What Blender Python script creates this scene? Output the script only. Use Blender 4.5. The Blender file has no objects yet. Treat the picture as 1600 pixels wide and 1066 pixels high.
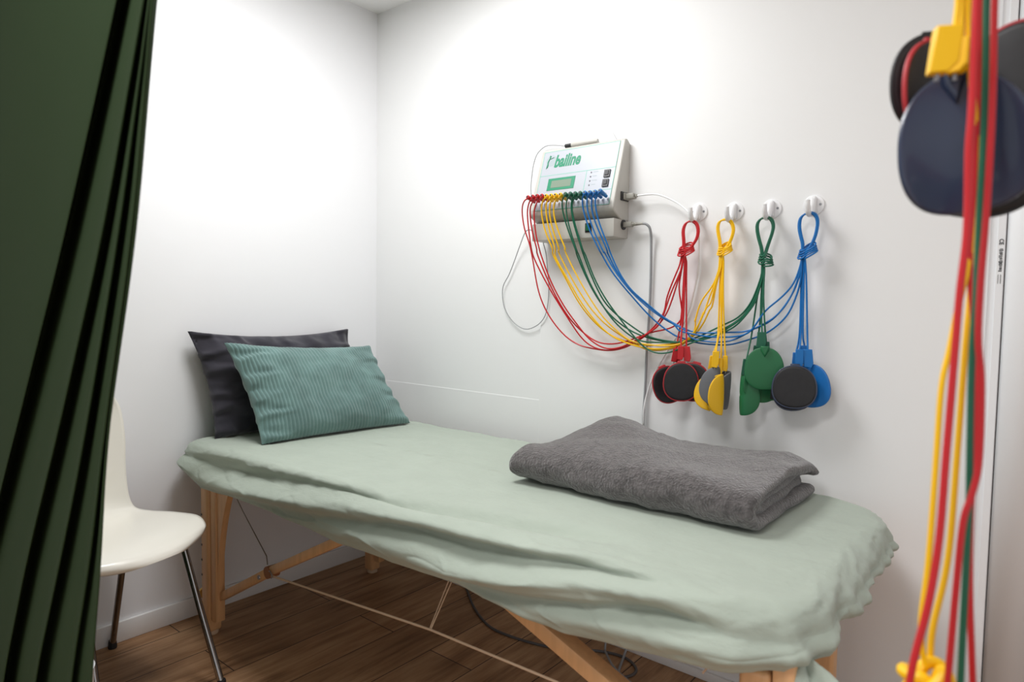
import bpy, bmesh, math, random
from mathutils import Vector as V, Matrix, noise
random.seed(7)
sc = bpy.context.scene
col = sc.collection
PI = math.pi

# ------------------------------------------------------------------ camera
F_PX, YAW, TILT, ROLL = 1031.8, math.radians(39.1485), math.radians(3.1554), math.radians(0.9036)
CAM = V((2.27083, -1.84593, 1.1))
FW = V((-math.sin(YAW)*math.cos(TILT), math.cos(YAW)*math.cos(TILT), -math.sin(TILT)))
R0 = V((math.cos(YAW), math.sin(YAW), 0)); U0 = R0.cross(FW)
RT = math.cos(ROLL)*R0 + math.sin(ROLL)*U0
UP = -math.sin(ROLL)*R0 + math.cos(ROLL)*U0
cd = bpy.data.cameras.new('camera'); cam = bpy.data.objects.new('camera', cd); col.objects.link(cam)
m = Matrix((RT, UP, -FW)).transposed().to_4x4(); m.translation = CAM
cam.matrix_world = m
cd.sensor_width = 36; cd.lens = F_PX*36/1600; cd.clip_start = 0.02
cd.dof.use_dof = True; cd.dof.focus_distance = 2.15; cd.dof.aperture_fstop = 4.0
sc.camera = cam

# measuring helpers: where the sight line to a point of the photograph meets a plane of the room
def ray(x, y): return FW + RT*((x-800)/F_PX) - UP*((y-533)/F_PX)
def at_y(x, y, Y):
    d = ray(x, y); return CAM + d*((Y-CAM.y)/d.y)
def at_z(x, y, Z):
    d = ray(x, y); return CAM + d*((Z-CAM.z)/d.z)
def at_x(x, y, X):
    d = ray(x, y); return CAM + d*((X-CAM.x)/d.x)
def at_d(x, y, D): return CAM + ray(x, y)*D
def lerp(a, b, t): return a + (b-a)*t
def interp(tab, x):
    if x <= tab[0][0]: return tab[0][1]
    for (a, fa), (b, fb) in zip(tab, tab[1:]):
        if x <= b:
            t = (x-a)/(b-a); t = t*t*(3-2*t)
            return fa+(fb-fa)*t
    return tab[-1][1]
def lin(tab, x):
    if x <= tab[0][0]: return tab[0][1]
    for (a, fa), (b, fb) in zip(tab, tab[1:]):
        if x <= b: return fa+(fb-fa)*(x-a)/(b-a)
    return tab[-1][1]
def sstep(a, b, x):
    t = max(0., min(1., (x-a)/(b-a))); return t*t*(3-2*t)

# ------------------------------------------------------------------ materials
def srgb(r, g, b):
    f = lambda c: (c/255/12.92) if c/255 <= .04045 else ((c/255+.055)/1.055)**2.4
    return (f(r), f(g), f(b), 1)
def mat(name, color, rough=.5, metal=0, spec=.5, sheen=0, noise_amt=0, noise_scale=20, bump=0, bump_scale=60,
        bump_dist=.002, stretch=(1, 1, 1), trans=0, color2=None, detail=4, coat=0, sheen_rough=.5):
    mt = bpy.data.materials.new(name); mt.use_nodes = True
    nt = mt.node_tree; b = nt.nodes['Principled BSDF']
    b.inputs['Base Color'].default_value = color
    b.inputs['Roughness'].default_value = rough
    b.inputs['Metallic'].default_value = metal
    b.inputs['Specular IOR Level'].default_value = spec
    b.inputs['Sheen Weight'].default_value = sheen
    b.inputs['Sheen Roughness'].default_value = sheen_rough
    b.inputs['Coat Weight'].default_value = coat
    if noise_amt or bump:
        tc = nt.nodes.new('ShaderNodeTexCoord'); mp = nt.nodes.new('ShaderNodeMapping')
        mp.inputs['Scale'].default_value = stretch
        nt.links.new(tc.outputs['Object'], mp.inputs['Vector'])
    if noise_amt:
        n = nt.nodes.new('ShaderNodeTexNoise'); n.inputs['Scale'].default_value = noise_scale; n.inputs['Detail'].default_value = detail
        nt.links.new(mp.outputs[0], n.inputs['Vector'])
        mx = nt.nodes.new('ShaderNodeMix'); mx.data_type = 'RGBA'
        c2 = color2 or tuple(c*(1-noise_amt) for c in color[:3])+(1,)
        rp = nt.nodes.new('ShaderNodeValToRGB'); rp.color_ramp.elements[0].position = .32; rp.color_ramp.elements[1].position = .68
        nt.links.new(n.outputs['Fac'], rp.inputs[0]); nt.links.new(rp.outputs[0], mx.inputs['Factor'])
        mx.inputs['A'].default_value = c2; mx.inputs['B'].default_value = color
        nt.links.new(mx.outputs['Result'], b.inputs['Base Color'])
    if bump:
        n2 = nt.nodes.new('ShaderNodeTexNoise'); n2.inputs['Scale'].default_value = bump_scale; n2.inputs['Detail'].default_value = detail
        nt.links.new(mp.outputs[0], n2.inputs['Vector'])
        bp = nt.nodes.new('ShaderNodeBump'); bp.inputs['Strength'].default_value = bump; bp.inputs['Distance'].default_value = bump_dist
        nt.links.new(n2.outputs['Fac'], bp.inputs['Height']); nt.links.new(bp.outputs[0], b.inputs['Normal'])
    return mt

M = {}
M['wall'] = mat('wall_paint', (.87, .87, .87, 1), .55, bump=.06, bump_scale=35, bump_dist=.004)
M['wall_left'] = mat('wall_paint_cool_light', (.85, .85, .865, 1), .5, bump=.05, bump_scale=9, bump_dist=.01)  # bluish cast of the light on this wall mixed into its colour
M['ceil'] = mat('ceiling_paint', (.93, .93, .93, 1), .8)
M['base'] = mat('skirting_paint', (.82, .81, .80, 1), .35)
M['door'] = mat('door_white', (.88, .89, .91, 1), .4)
M['sheet'] = mat('sage_cotton', (.405, .458, .392, 1), .8, spec=.2, sheen=.15, noise_amt=.05, noise_scale=6, bump=.42, bump_scale=15,
                 bump_dist=.008, stretch=(1.5, 2.4, 2.4), detail=7)
M['grey_velvet'] = mat('charcoal_velvet', (.050, .047, .060, 1), .9, spec=.1, sheen=.35, noise_amt=.35, noise_scale=9, bump=.25, bump_scale=40, bump_dist=.004)
M['teal'] = mat('teal_corduroy', (.165, .275, .262, 1), .85, spec=.1, sheen=.45, noise_amt=.3, noise_scale=14, bump=.2, bump_scale=150, bump_dist=.002)
M['fleece'] = mat('grey_fleece', (.150, .134, .134, 1), .95, spec=.05, sheen=.6, noise_amt=.5, noise_scale=70, bump=.9, bump_scale=190, bump_dist=.008, detail=6)
M['beech'] = mat('beech_wood', srgb(226, 176, 126), .45, noise_amt=.14, noise_scale=12, stretch=(6, 6, .6), coat=.15)
M['beech_dark'] = mat('beech_wood_end_grain', srgb(150, 100, 66), .6)
M['pad_vinyl'] = mat('cream_vinyl', (.55, .50, .40, 1), .5)
M['cord'] = mat('cream_rope', srgb(205, 178, 150), .7)
M['steel_wire'] = mat('steel_wire', (.25, .22, .2, 1), .4, metal=.8)
M['brass'] = mat('brass', srgb(214, 176, 100), .35, metal=.7)
M['chair'] = mat('chair_plastic', (.86, .83, .75, 1), .28, coat=.2)
M['chrome'] = mat('dark_chrome', (.30, .28, .27, 1), .16, metal=1)
M['black_rubber'] = mat('black_rubber', (.013, .012, .014, 1), .55)
M['curtain'] = mat('green_curtain', (.031, .052, .023, 1), .8, spec=.08, sheen=.0, bump=.15, bump_scale=220, bump_dist=.001)
M['case'] = mat('machine_plastic', (.50, .485, .445, 1), .42)
M['panel'] = mat('panel_white', (.44, .462, .51, 1), .35)
M['green_ink'] = mat('green_ink', srgb(12, 132, 96), .5)
M['line_ink'] = mat('green_line_ink', srgb(120, 190, 170), .5)
M['grey_ink'] = mat('grey_ink', srgb(120, 120, 128), .5)
M['pale_ink'] = mat('pale_ink', srgb(160, 171, 176), .5)
M['lcd'] = mat('lcd_glass', srgb(128, 146, 130), .2)
M['black_plastic'] = mat('black_plastic', (.02, .02, .022, 1), .4)
M['switch_green'] = mat('switch_green', (.01, .10, .04, 1), .3)
M['grey_cable'] = mat('grey_cable', srgb(150, 152, 155), .5)
M['dark_cable'] = mat('dark_grey_cable', srgb(88, 84, 84), .5)
M['white_cable'] = mat('white_cable', srgb(236, 236, 236), .45)
M['grey_plug'] = mat('grey_plug', srgb(160, 158, 150), .5)
M['hook'] = mat('hook_enamel', (.84, .84, .85, 1), .3)
M['screw'] = mat('screw_steel', (.35, .35, .37, 1), .35, metal=.9)
for nm, c in dict(red=(196, 24, 34), yellow=(250, 196, 0), green=(22, 98, 72), blue=(0, 108, 182)).items():
    M[nm] = mat(nm+'_rubber_cable', srgb(*c), .42)
M['pad_red'] = mat('red_pad_rubber', srgb(176, 40, 48), .5)
M['pad_yellow'] = mat('yellow_pad_rubber', srgb(238, 186, 8), .42)
M['pad_green'] = mat('green_pad_rubber', srgb(32, 108, 66), .4)
M['pad_blue'] = mat('blue_pad_rubber', srgb(18, 104, 176), .4)
M['pad_navy'] = mat('navy_pad_rubber', srgb(36, 50, 78), .30, spec=.7, coat=.25)
M['face'] = mat('carbon_rubber', (.018, .018, .021, 1), .5, noise_amt=.3, noise_scale=60)
M['face_grey'] = mat('grey_rubber', srgb(104, 106, 110), .5)
M['face_dim'] = mat('dark_grey_rubber', srgb(42, 43, 46), .5)

def floor_mat():
    mt = bpy.data.materials.new('oak_laminate'); mt.use_nodes = True
    nt = mt.node_tree; b = nt.nodes['Principled BSDF']; L = nt.links.new
    tc = nt.nodes.new('ShaderNodeTexCoord')
    mp = nt.nodes.new('ShaderNodeMapping'); mp.inputs['Rotation'].default_value = (0, 0, PI/2); mp.inputs['Location'].default_value = (.37, -.085, 0)
    L(tc.outputs['Object'], mp.inputs['Vector'])
    br = nt.nodes.new('ShaderNodeTexBrick'); br.offset = .37; br.offset_frequency = 2
    br.inputs['Scale'].default_value = 1; br.inputs['Brick Width'].default_value = 1.25; br.inputs['Row Height'].default_value = .177
    br.inputs['Mortar Size'].default_value = .0018; br.inputs['Mortar Smooth'].default_value = .3; br.inputs['Bias'].default_value = 0
    br.inputs['Color1'].default_value = (.25, .25, .25, 1); br.inputs['Color2'].default_value = (.95, .95, .95, 1); br.inputs['Mortar'].default_value = (0, 0, 0, 1)
    L(mp.outputs[0], br.inputs['Vector'])
    mp2 = nt.nodes.new('ShaderNodeMapping'); mp2.inputs['Scale'].default_value = (14, 1.1, 1)
    L(tc.outputs['Object'], mp2.inputs['Vector'])
    n = nt.nodes.new('ShaderNodeTexNoise'); n.inputs['Scale'].default_value = 3.2; n.inputs['Detail'].default_value = 9; n.inputs['Roughness'].default_value = .65
    n.inputs['Distortion'].default_value = .6
    L(mp2.outputs[0], n.inputs['Vector'])
    mp3 = nt.nodes.new('ShaderNodeMapping'); mp3.inputs['Scale'].default_value = (3.5, 1, 1)
    L(tc.outputs['Object'], mp3.inputs['Vector'])
    n3 = nt.nodes.new('ShaderNodeTexNoise'); n3.inputs['Scale'].default_value = 3.0; n3.inputs['Detail'].default_value = 3
    L(mp3.outputs[0], n3.inputs['Vector'])
    mx = nt.nodes.new('ShaderNodeMath'); mx.operation = 'MULTIPLY_ADD'; mx.inputs[1].default_value = .55; L(n.outputs['Fac'], mx.inputs[0])
    m3 = nt.nodes.new('ShaderNodeMath'); m3.operation = 'MULTIPLY'; m3.inputs[1].default_value = .45; L(n3.outputs['Fac'], m3.inputs[0])
    L(m3.outputs[0], mx.inputs[2])
    rp = nt.nodes.new('ShaderNodeValToRGB'); e = rp.color_ramp.elements
    e[0].position = .33; e[0].color = (.180, .086, .038, 1); e[1].position = .66; e[1].color = (.62, .385, .215, 1)
    q = e.new(.47); q.color = (.41, .228, .116, 1)
    L(mx.outputs[0], rp.inputs[0])
    tone = nt.nodes.new('ShaderNodeMapRange'); tone.inputs['To Min'].default_value = .72; tone.inputs['To Max'].default_value = 1.12
    L(br.outputs['Color'], tone.inputs['Value'])
    ml = nt.nodes.new('ShaderNodeMix'); ml.data_type = 'RGBA'; ml.blend_type = 'MULTIPLY'; ml.inputs['Factor'].default_value = 1
    L(rp.outputs[0], ml.inputs['A']); L(tone.outputs[0], ml.inputs['B'])
    mo = nt.nodes.new('ShaderNodeMix'); mo.data_type = 'RGBA'; mo.inputs['B'].default_value = (.022, .012, .007, 1)
    L(br.outputs['Fac'], mo.inputs['Factor']); L(ml.outputs['Result'], mo.inputs['A'])
    L(mo.outputs['Result'], b.inputs['Base Color'])
    b.inputs['Roughness'].default_value = .5; b.inputs['Specular IOR Level'].default_value = .3
    bp = nt.nodes.new('ShaderNodeBump'); bp.inputs['Strength'].default_value = .25; bp.inputs['Distance'].default_value = .002
    L(n.outputs['Fac'], bp.inputs['Height']); L(bp.outputs[0], b.inputs['Normal'])
    return mt
M['floor'] = floor_mat()

# ------------------------------------------------------------------ object helpers
ORG = {}
def base_of(o):
    while o.parent: o = o.parent
    return V(o.location)
def empty(name, loc, label=None, cat=None, group=None):
    o = bpy.data.objects.new(name, None); o.empty_display_size = .05; col.objects.link(o); o.location = loc
    tag(o, label, cat, group); return o
def tag(o, label=None, cat=None, group=None, kind=None):
    if label: o['label'] = label
    if cat: o['category'] = cat
    if group: o['group'] = group
    if kind: o['kind'] = kind
    return o
class MB:
    def __init__(s): s.v = []; s.f = []
    def add(s, vs, fs):
        k = len(s.v); s.v += [V(p) for p in vs]; s.f += [tuple(i+k for i in f) for f in fs]; return s
    def box(s, lo, hi, bev=0, seg=2, rot=None, piv=None):
        bm = bmesh.new(); bmesh.ops.create_cube(bm, size=1)
        lo = V(lo); hi = V(hi); c = (lo+hi)/2; d = hi-lo
        for q in bm.verts: q.co = V((q.co.x*d.x, q.co.y*d.y, q.co.z*d.z))
        if bev: bmesh.ops.bevel(bm, geom=bm.edges[:], offset=bev, segments=seg, affect='EDGES', profile=.5)
        R = rot if rot is not None else Matrix.Identity(3)
        if piv is not None: vs = [R @ (q.co+c-V(piv)) + V(piv) for q in bm.verts]
        else: vs = [R @ q.co + c for q in bm.verts]
        bm.verts.index_update()
        fs = [tuple(x.index for x in f.verts) for f in bm.faces]; bm.free()
        return s.add(vs, fs)
    def tube(s, pts, r, n=8, cap=True):
        pts = [V(p) for p in pts]; N = len(pts)
        rr = r if callable(r) else (lambda t: r)
        t0 = (pts[1]-pts[0]).normalized(); a = V((0, 0, 1)) if abs(t0.z) < .9 else V((1, 0, 0))
        nx = t0.cross(a).normalized(); vs = []
        for i, p in enumerate(pts):
            t = (pts[min(i+1, N-1)]-pts[max(i-1, 0)])
            t = t.normalized() if t.length > 1e-9 else t0
            nx = (nx - t*nx.dot(t)); nx = nx.normalized() if nx.length > 1e-6 else t.orthogonal().normalized()
            ny = t.cross(nx); R_ = rr(i/(N-1))
            vs += [p + (nx*math.cos(2*PI*k/n)+ny*math.sin(2*PI*k/n))*R_ for k in range(n)]
        fs = [(i*n+k, i*n+(k+1) % n, (i+1)*n+(k+1) % n, (i+1)*n+k) for i in range(N-1) for k in range(n)]
        if cap: fs += [tuple(range(n))[::-1], tuple((N-1)*n+k for k in range(n))]
        return s.add(vs, fs)
    def prism(s, outline, vec):
        n = len(outline); o = [V(p) for p in outline]; vec = V(vec)
        return s.add(o+[p+vec for p in o], [tuple(range(n))[::-1], tuple(range(n, 2*n))]+[(k, (k+1) % n, n+(k+1) % n, n+k) for k in range(n)])
    def grid(s, fn, nu, nv, closed_u=False):
        vs = [fn(i, j) for j in range(nv) for i in range(nu)]
        mu = nu if closed_u else nu-1
        return s.add(vs, [(j*nu+i, j*nu+(i+1) % nu, (j+1)*nu+(i+1) % nu, (j+1)*nu+i) for j in range(nv-1) for i in range(mu)])
    def lathe(s, c, axis, prof, n=20):
        c = V(c); ax = V(axis).normalized(); nx = ax.orthogonal().normalized(); ny = ax.cross(nx); vs = []
        for (h, r) in prof: vs += [c+ax*h+(nx*math.cos(2*PI*k/n)+ny*math.sin(2*PI*k/n))*r for k in range(n)]
        m_ = len(prof)
        fs = [(i*n+k, i*n+(k+1) % n, (i+1)*n+(k+1) % n, (i+1)*n+k) for i in range(m_-1) for k in range(n)]
        fs += [tuple(range(n))[::-1], tuple((m_-1)*n+k for k in range(n))]
        return s.add(vs, fs)
    def build(s, name, mt, parent=None, smooth=35, org=None, solid=0):
        me = bpy.data.meshes.new(name)
        b = base_of(parent) if parent else (V(org) if org is not None else None)
        if b is None:
            xs = [p.x for p in s.v]; ys = [p.y for p in s.v]; zs = [p.z for p in s.v]
            b = V(((min(xs)+max(xs))/2, (min(ys)+max(ys))/2, min(zs)))
        me.from_pydata([p-b for p in s.v], [], s.f); me.update()
        bm = bmesh.new(); bm.from_mesh(me); bmesh.ops.recalc_face_normals(bm, faces=bm.faces[:])
        if smooth:
            lim = math.radians(smooth)
            for f in bm.faces: f.smooth = True
            for e in bm.edges:
                if len(e.link_faces) == 2 and e.calc_face_angle(0) > lim: e.smooth = False
        bm.to_mesh(me); bm.free()
        me.materials.append(M[mt] if isinstance(mt, str) else mt)
        o = bpy.data.objects.new(name, me); col.objects.link(o)
        if parent: o.parent = parent
        else: o.location = b
        if solid:
            md = o.modifiers.new('thickness', 'SOLIDIFY'); md.thickness = solid; md.offset = 0
        return o
def struct(name, mb, mt, **k): return tag(mb.build(name, mt, **k), kind='structure')
def spline(pts, n=8):
    pts = [V(p) for p in pts]; out = []
    P = [pts[0]*2-pts[1]]+pts+[pts[-1]*2-pts[-2]]
    for i in range(1, len(P)-2):
        p0, p1, p2, p3 = P[i-1:i+3]
        # centripetal-ish: fall back to uniform with tension
        for k in range(n):
            t = k/n
            out.append(.5*((2*p1)+(p2-p0)*t+(2*p0-5*p1+4*p2-p3)*t*t+(3*p1-p0-3*p2+p3)*t**3))
    out.append(pts[-1]); return out
def smooth_path(pts, it=2):
    pts = [V(p) for p in pts]
    for _ in range(it):
        pts = [pts[0]]+[(pts[i-1]+pts[i]*2+pts[i+1])/4 for i in range(1, len(pts)-1)]+[pts[-1]]
    return pts
def nz(x, y, z=0): return noise.noise(V((x, y, z)))

# ------------------------------------------------------------------ the room
H = 2.32
struct('floor', MB().add([(-.1, -4, 0), (5, -4, 0), (5, .1, 0), (-.1, .1, 0), (-.1, -4, -.05), (5, -4, -.05), (5, .1, -.05), (-.1, .1, -.05)],
       [(0, 1, 2, 3), (7, 6, 5, 4), (0, 4, 5, 1), (1, 5, 6, 2), (2, 6, 7, 3), (3, 7, 4, 0)]), 'floor', org=(0, 0, 0), smooth=0)
struct('wall_left', MB().box((-.1, -4, 0), (0, .1, H)), 'wall_left', org=(0, 0, 0), smooth=0)
struct('wall_back', MB().box((0, 0.006, 0), (5, .1, H)).box((.894, 0, 0), (2.15, .006, H), .0015, 1)
       .box((0, .0046, .0), (.894, .006, .767), .0006, 1), 'wall', org=(0, 0, 0), smooth=0)
struct('ceiling', MB().box((-.1, -4, H), (5, .1, H+.05)), 'ceil', smooth=0)
def baseboard(lo, hi): return MB().box(lo, hi, .003, 2)
struct('baseboard_left', baseboard((0, -4, 0), (.012, 0.001, .067)), 'base')
struct('baseboard_back', baseboard((.012, -.012, 0), (2.15, .0, .026)), 'base')
# plastic end profile of the back wall, with its printed mark, and the white folding door beside it
prof = struct('trim_1', MB().box((2.148, -.006, 0), (2.158, .006, H), .001, 1).box((2.158, -.003, 0), (2.170, .006, H)).box((2.170, -.010, 0), (2.1855, .006, H), .0015, 1), 'door', smooth=30)
dr = MB()
for k in range(9):
    x0 = 2.189+k*.085
    def rib(i, j, x0=x0):
        t = i/12; return V((x0+.084*t, -.006-.020*math.sin(PI*t)**.7, [0.006, H-.02][j]))
    dr.grid(rib, 13, 2)
struct('door_1', dr, 'door', solid=.004)

def text_mesh(txt, size, parent, mt, name, origin, ex, ey, shear=0, sx=1, bold=0, lift=.0004, depth=.0002, align='LEFT'):
    cu = bpy.data.curves.new(name, 'FONT'); cu.body = txt; cu.size = size; cu.shear = shear; cu.offset = bold; cu.extrude = depth
    cu.align_x = align; cu.resolution_u = 4
    tmp = bpy.data.objects.new(name+'_tmp', cu); col.objects.link(tmp)
    dg = bpy.context.evaluated_depsgraph_get(); dg.update()
    me = bpy.data.meshes.new_from_object(tmp.evaluated_get(dg))
    bpy.data.objects.remove(tmp); bpy.data.curves.remove(cu)
    ex = V(ex).normalized(); ey = V(ey).normalized(); en = ex.cross(ey); b = base_of(parent); o0 = V(origin)
    for q in me.vertices:
        q.co = o0 + ex*(q.co.x*sx)+ey*q.co.y+en*(q.co.z+lift) - b
    me.materials.clear(); me.materials.append(M[mt])
    o = bpy.data.objects.new(name, me); col.objects.link(o); o.parent = parent
    return o
pb = at_y(1570, 380, -.011); pb.x = 2.1835
text_mesh('CE', .011, prof, 'black_plastic', 'printed_mark', (2.1745, -.0104, pb.z+.010), (0, 0, -1), (1, 0, 0), sx=1, bold=.0002)
bars = MB(); random.seed(3)
zz = pb.z-.012
for k in range(16):
    w = random.uniform(.001, .0028); bars.box((2.1745+random.uniform(0, .002), -.0105, zz-w), (2.1822-random.uniform(0, .0015), -.0101, zz)); zz -= w+random.uniform(.0006, .0015)
zz -= .006
for k in range(12):
    bars.box((2.1790, -.0105, zz-.0008), (2.1808, -.0101, zz)); bars.box((2.1745, -.0105, zz-.0008), (2.1760, -.0101, zz)); zz -= .0017
bars.build('printed_bars', 'black_plastic', prof, smooth=0)

# ------------------------------------------------------------------ treatment table
TX0, TX1, TY0, TY1, TZ = .035, 2.018, -.855, -.055, .635
tb = empty('massage_table', (1.03, -.46, 0), 'folding beech wood massage table with rope bracing under the sage sheet', 'massage table')
def pad_half(x0, x1, rl, rr):
    o = []
    for cx, cy, r, a0 in ((x0+rl, -.775+rl, rl, PI), (x1-rr, -.775+rr, rr, 1.5*PI), (x1-rr, -.125-rr, rr, 0), (x0+rl, -.125-rl, rl, .5*PI)):
        o += [V((cx+r*math.cos(a0+k*PI/16), cy+r*math.sin(a0+k*PI/16), .560)) for k in range(9)]
    q = MB().prism(o, (0, 0, .046)).build('padded_top', 'pad_vinyl', tb)
    bv = q.modifiers.new('bevel', 'BEVEL'); bv.width = .012; bv.segments = 3; bv.limit_method = 'ANGLE'; bv.angle_limit = 1.0
pad_half(.11, 1.029, .06, .01); pad_half(1.031, 1.955, .01, .13)
MB().box((.10, -.80, .515), (1.02, -.775, .566)).box((.10, -.135, .515), (1.02, -.11, .566)).box((1.04, -.80, .515), (1.96, -.775, .566)).box((1.04, -.135, .515), (1.96, -.11, .566))\
    .box((.10, -.775, .515), (.125, -.135, .566)).box((1.935, -.775, .515), (1.96, -.135, .566)).build('frame_rail', 'beech', tb)
def table_leg(x, y, sx, sy):
    # sx: direction towards the table's middle, sy: direction outwards (near -1 / far +1)
    lg = MB().box((min(x+sx*.028, x+sx*.062), y-.016, .055), (max(x+sx*.028, x+sx*.062), y+.016, .56), .004, 2)
    # curved gusset between leg and rail
    g = []
    for k in range(13):
        t = k/12; g.append((x+sx*(.062+.075*(1-t)**2.2), y-.010, .50-.36*t))
    g += [(x+sx*.06, y-.010, .14), (x+sx*.06, y-.010, .50)]
    if x < 1: lg.prism(g, (0, .02, 0))
    leg = lg.build('leg', 'beech', tb)
    ext = MB().box((x-.022, y-.024, .012), (x+.026, y+.024, .535 if x > 1 else .495), .010, 4).build('foot_extension', 'beech', leg)
    MB().lathe((x+.002, y, 0), (0, 0, 1), [(0, .020), (.006, .021), (.013, .018)], 16).build('rubber_foot', 'cord', leg)
    for k in range(5): MB().lathe((x-.012, y+sy*.0235, .20+.05*k), (0, sy, 0), [(0, .004), (.0012, .004)], 10).build('adjustment_hole', 'black_plastic', leg)
    kn = MB()
    kn.lathe((x-sx*.024, y-.005, .125), (-sx, 0, 0), [(0, .006), (.012, .006), (.013, .018), (.020, .019), (.024, .015)], 9)
    kn.build('knob', 'brass', leg)
    return leg
for x, y, sx, sy in ((.166, -.812, 1, -1), (.166, -.145, 1, 1), (1.934, -.800, 1, -1), (1.884, -.155, -1, 1)): table_leg(x, y, sx, sy)
def bar(a, b, w, h, bev=.004):
    a = V(a); b = V(b); t = (b-a); L = t.length; t.normalize(); s_ = t.cross(V((0, 0, 1))).normalized(); u = s_.cross(t)
    R_ = Matrix((t, s_, u)).transposed(); c = (a+b)/2
    return MB().box(c-V((L/2, w/2, h/2)), c+V((L/2, w/2, h/2)), bev, 2, rot=R_)
# near struts, hinged in their middle, and their rope bracing
hl = V((.514, -.80, .298)); hr = V((1.545, -.765, .407))
st = bar((.195, -.80, .120), (.50, -.80, .291), .030, .026).build('strut', 'beech', tb)
bar((.525, -.80, .305), (.96, -.80, .53), .030, .026).build('strut', 'beech', tb)
MB().lathe(hl-V((0, .017, 0)), (0, 1, 0), [(0, .018), (.034, .018)], 20).build('hinge_knuckle', 'beech_dark', st)
MB().lathe(hl+V((-.045, -.0155, -.026)), (0, -1, 0), [(0, .007), (.003, .006)], 12).build('bolt', 'screw', st)
MB().tube(spline([hl+V((.015, -.018, .01)), hl+V((.028, -.022, .012)), hl+V((.034, -.02, .0)), hl+V((.026, -.018, -.008))], 5), .0022, 6).build('wire_eye', 'screw', st)
st2 = bar((1.16, -.75, .545), (1.86, -.75, .285), .042, .036).build('strut', 'beech', tb)
bar((.195, -.155, .140), (.96, -.155, .53), .028, .034).build('strut', 'beech', tb)
bar((1.10, -.155, .53), (1.86, -.155, .16), .028, .034).build('strut', 'beech', tb)
wl = hl+V((.02, -.014, -.004)); wm = at_y(672, 984, -.76); wr = at_y(870, 1066, -.75); wr2 = wm+(wr-wm)*2.0
MB().tube([wl, wm, wr, V((1.86, -.765, .30))], .0030, 7).build('rope', 'cord', tb)
wt = at_y(703, 908, -.70); 
MB().tube([wm+V((0, 0, .004)), V((wt.x-.004, -.70, wt.z)), V((wt.x+.03, -.69, .53))], .0016, 6).tube([wm+V((.004, 0, .004)), V((wt.x+.006, -.70, wt.z)), V((wt.x+.045, -.69, .53))], .0016, 6).build('rope_drop', 'cord', tb)
wu = at_y(380, 800, -.80)
MB().tube([hl+V((-.004, -.012, .022)), hl+V((-.012, -.010, .045)), wu, wu+(wu-hl)*.35], .0017, 6).build('wire_stay', 'steel_wire', tb)
MB().tube([at_y(1098, 1052, -.78), at_y(1117, 1031, -.78), at_y(1140, 1034, -.79), at_y(1165, 1040, -.80)], .0018, 6).build('wire_stay', 'cord', tb)

# ------------------------------------------------------------------ fitted sheet
RAD = .045
def drop(q): return RAD-math.sqrt(max(0, RAD*RAD-(RAD-min(q, RAD))**2)) if q < RAD else 0.
def fold_pt(px, py):
    p = at_y(px, py, -.87)
    if p.z <= .60: return (p.x, TZ-p.z)
    q = at_z(px, py, TZ-.004); d = max(0, q.y-TY0)
    return (q.x, drop(d)-d) if q.y > TY0 else (p.x, TZ-p.z)
def fold_curve(pts): return sorted(fold_pt(*q) for q in pts)
FOLDS = [  # (curve, amplitude outwards, half width above, half width below, x fade in, x fade out)
    (fold_curve([(275, 712), (320, 719), (375, 722), (430, 726)]), -.010, .010, .012, (.10, .2), (.25, .55)),
    (fold_curve([(282, 727), (425, 750), (500, 765), (650, 790), (800, 815), (875, 827), (960, 845)]), -.017, .026, .030, (.05, .35), (1.45, 1.75)),
    (fold_curve([(300, 745), (362, 765), (500, 790), (650, 820), (750, 840), (850, 860), (960, 880)]), .013, .022, .016, (.15, .5), (1.45, 1.8)),
    (fold_curve([(320, 770), (375, 782), (475, 807), (650, 834), (725, 853), (850, 872), (975, 897), (1060, 915)]), -.020, .013, .024, (.18, .5), (1.6, 1.9)),
    (fold_curve([(600, 868), (700, 892), (850, 912), (950, 926), (1050, 940)]), .016, .022, .012, (1.0, 1.4), (1.7, 1.95)),
    (fold_curve([(660, 898), (700, 912), (800, 932), (900, 950), (1000, 962), (1090, 985)]), -.024, .010, .020, (1.15, 1.4), (1.75, 1.95)),
]
HEM = [(.0, .535), (.06, .53), (.185, .487), (.53, .49), (.9, .485), (1.18, .49), (1.3, .488), (1.48, .478), (1.6, .478), (1.76, .512), (1.87, .535), (1.96, .55)]
RC = [.06, .15, .16, .06]     # corner radii: near-left, near-right, far-right, far-left
def perimeter(n):
    pts = []
    cs = [(TX0+RC[0], TY0+RC[0], RC[0], PI, 1.5*PI), (TX1-RC[1], TY0+RC[1], RC[1], 1.5*PI, 2*PI), (TX1-RC[2], TY1-RC[2], RC[2], 0, .5*PI), (TX0+RC[3], TY1-RC[3], RC[3], .5*PI, PI)]
    dense = []
    for cx, cy, r, a0, a1 in cs:
        for k in range(25):
            a = a0+(a1-a0)*k/24; dense.append((V((cx+r*math.cos(a), cy+r*math.sin(a), 0)), V((math.cos(a), math.sin(a), 0))))
    L = [0]; D = dense+[dense[0]]
    for (p, _), (q, _) in zip(D, D[1:]): L.append(L[-1]+(q-p).length)
    tot = L[-1]; k = 0
    for i in range(n):
        s_ = tot*i/n
        while L[k+1] < s_: k += 1
        t = (s_-L[k])/max(1e-9, L[k+1]-L[k])
        p = D[k][0].lerp(D[k+1][0], t); nn = D[k][1].lerp(D[k+1][1], t).normalized(); pts.append((p, nn, s_))
    return pts
PER = perimeter(900); NT, NS = 46, 52
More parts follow.
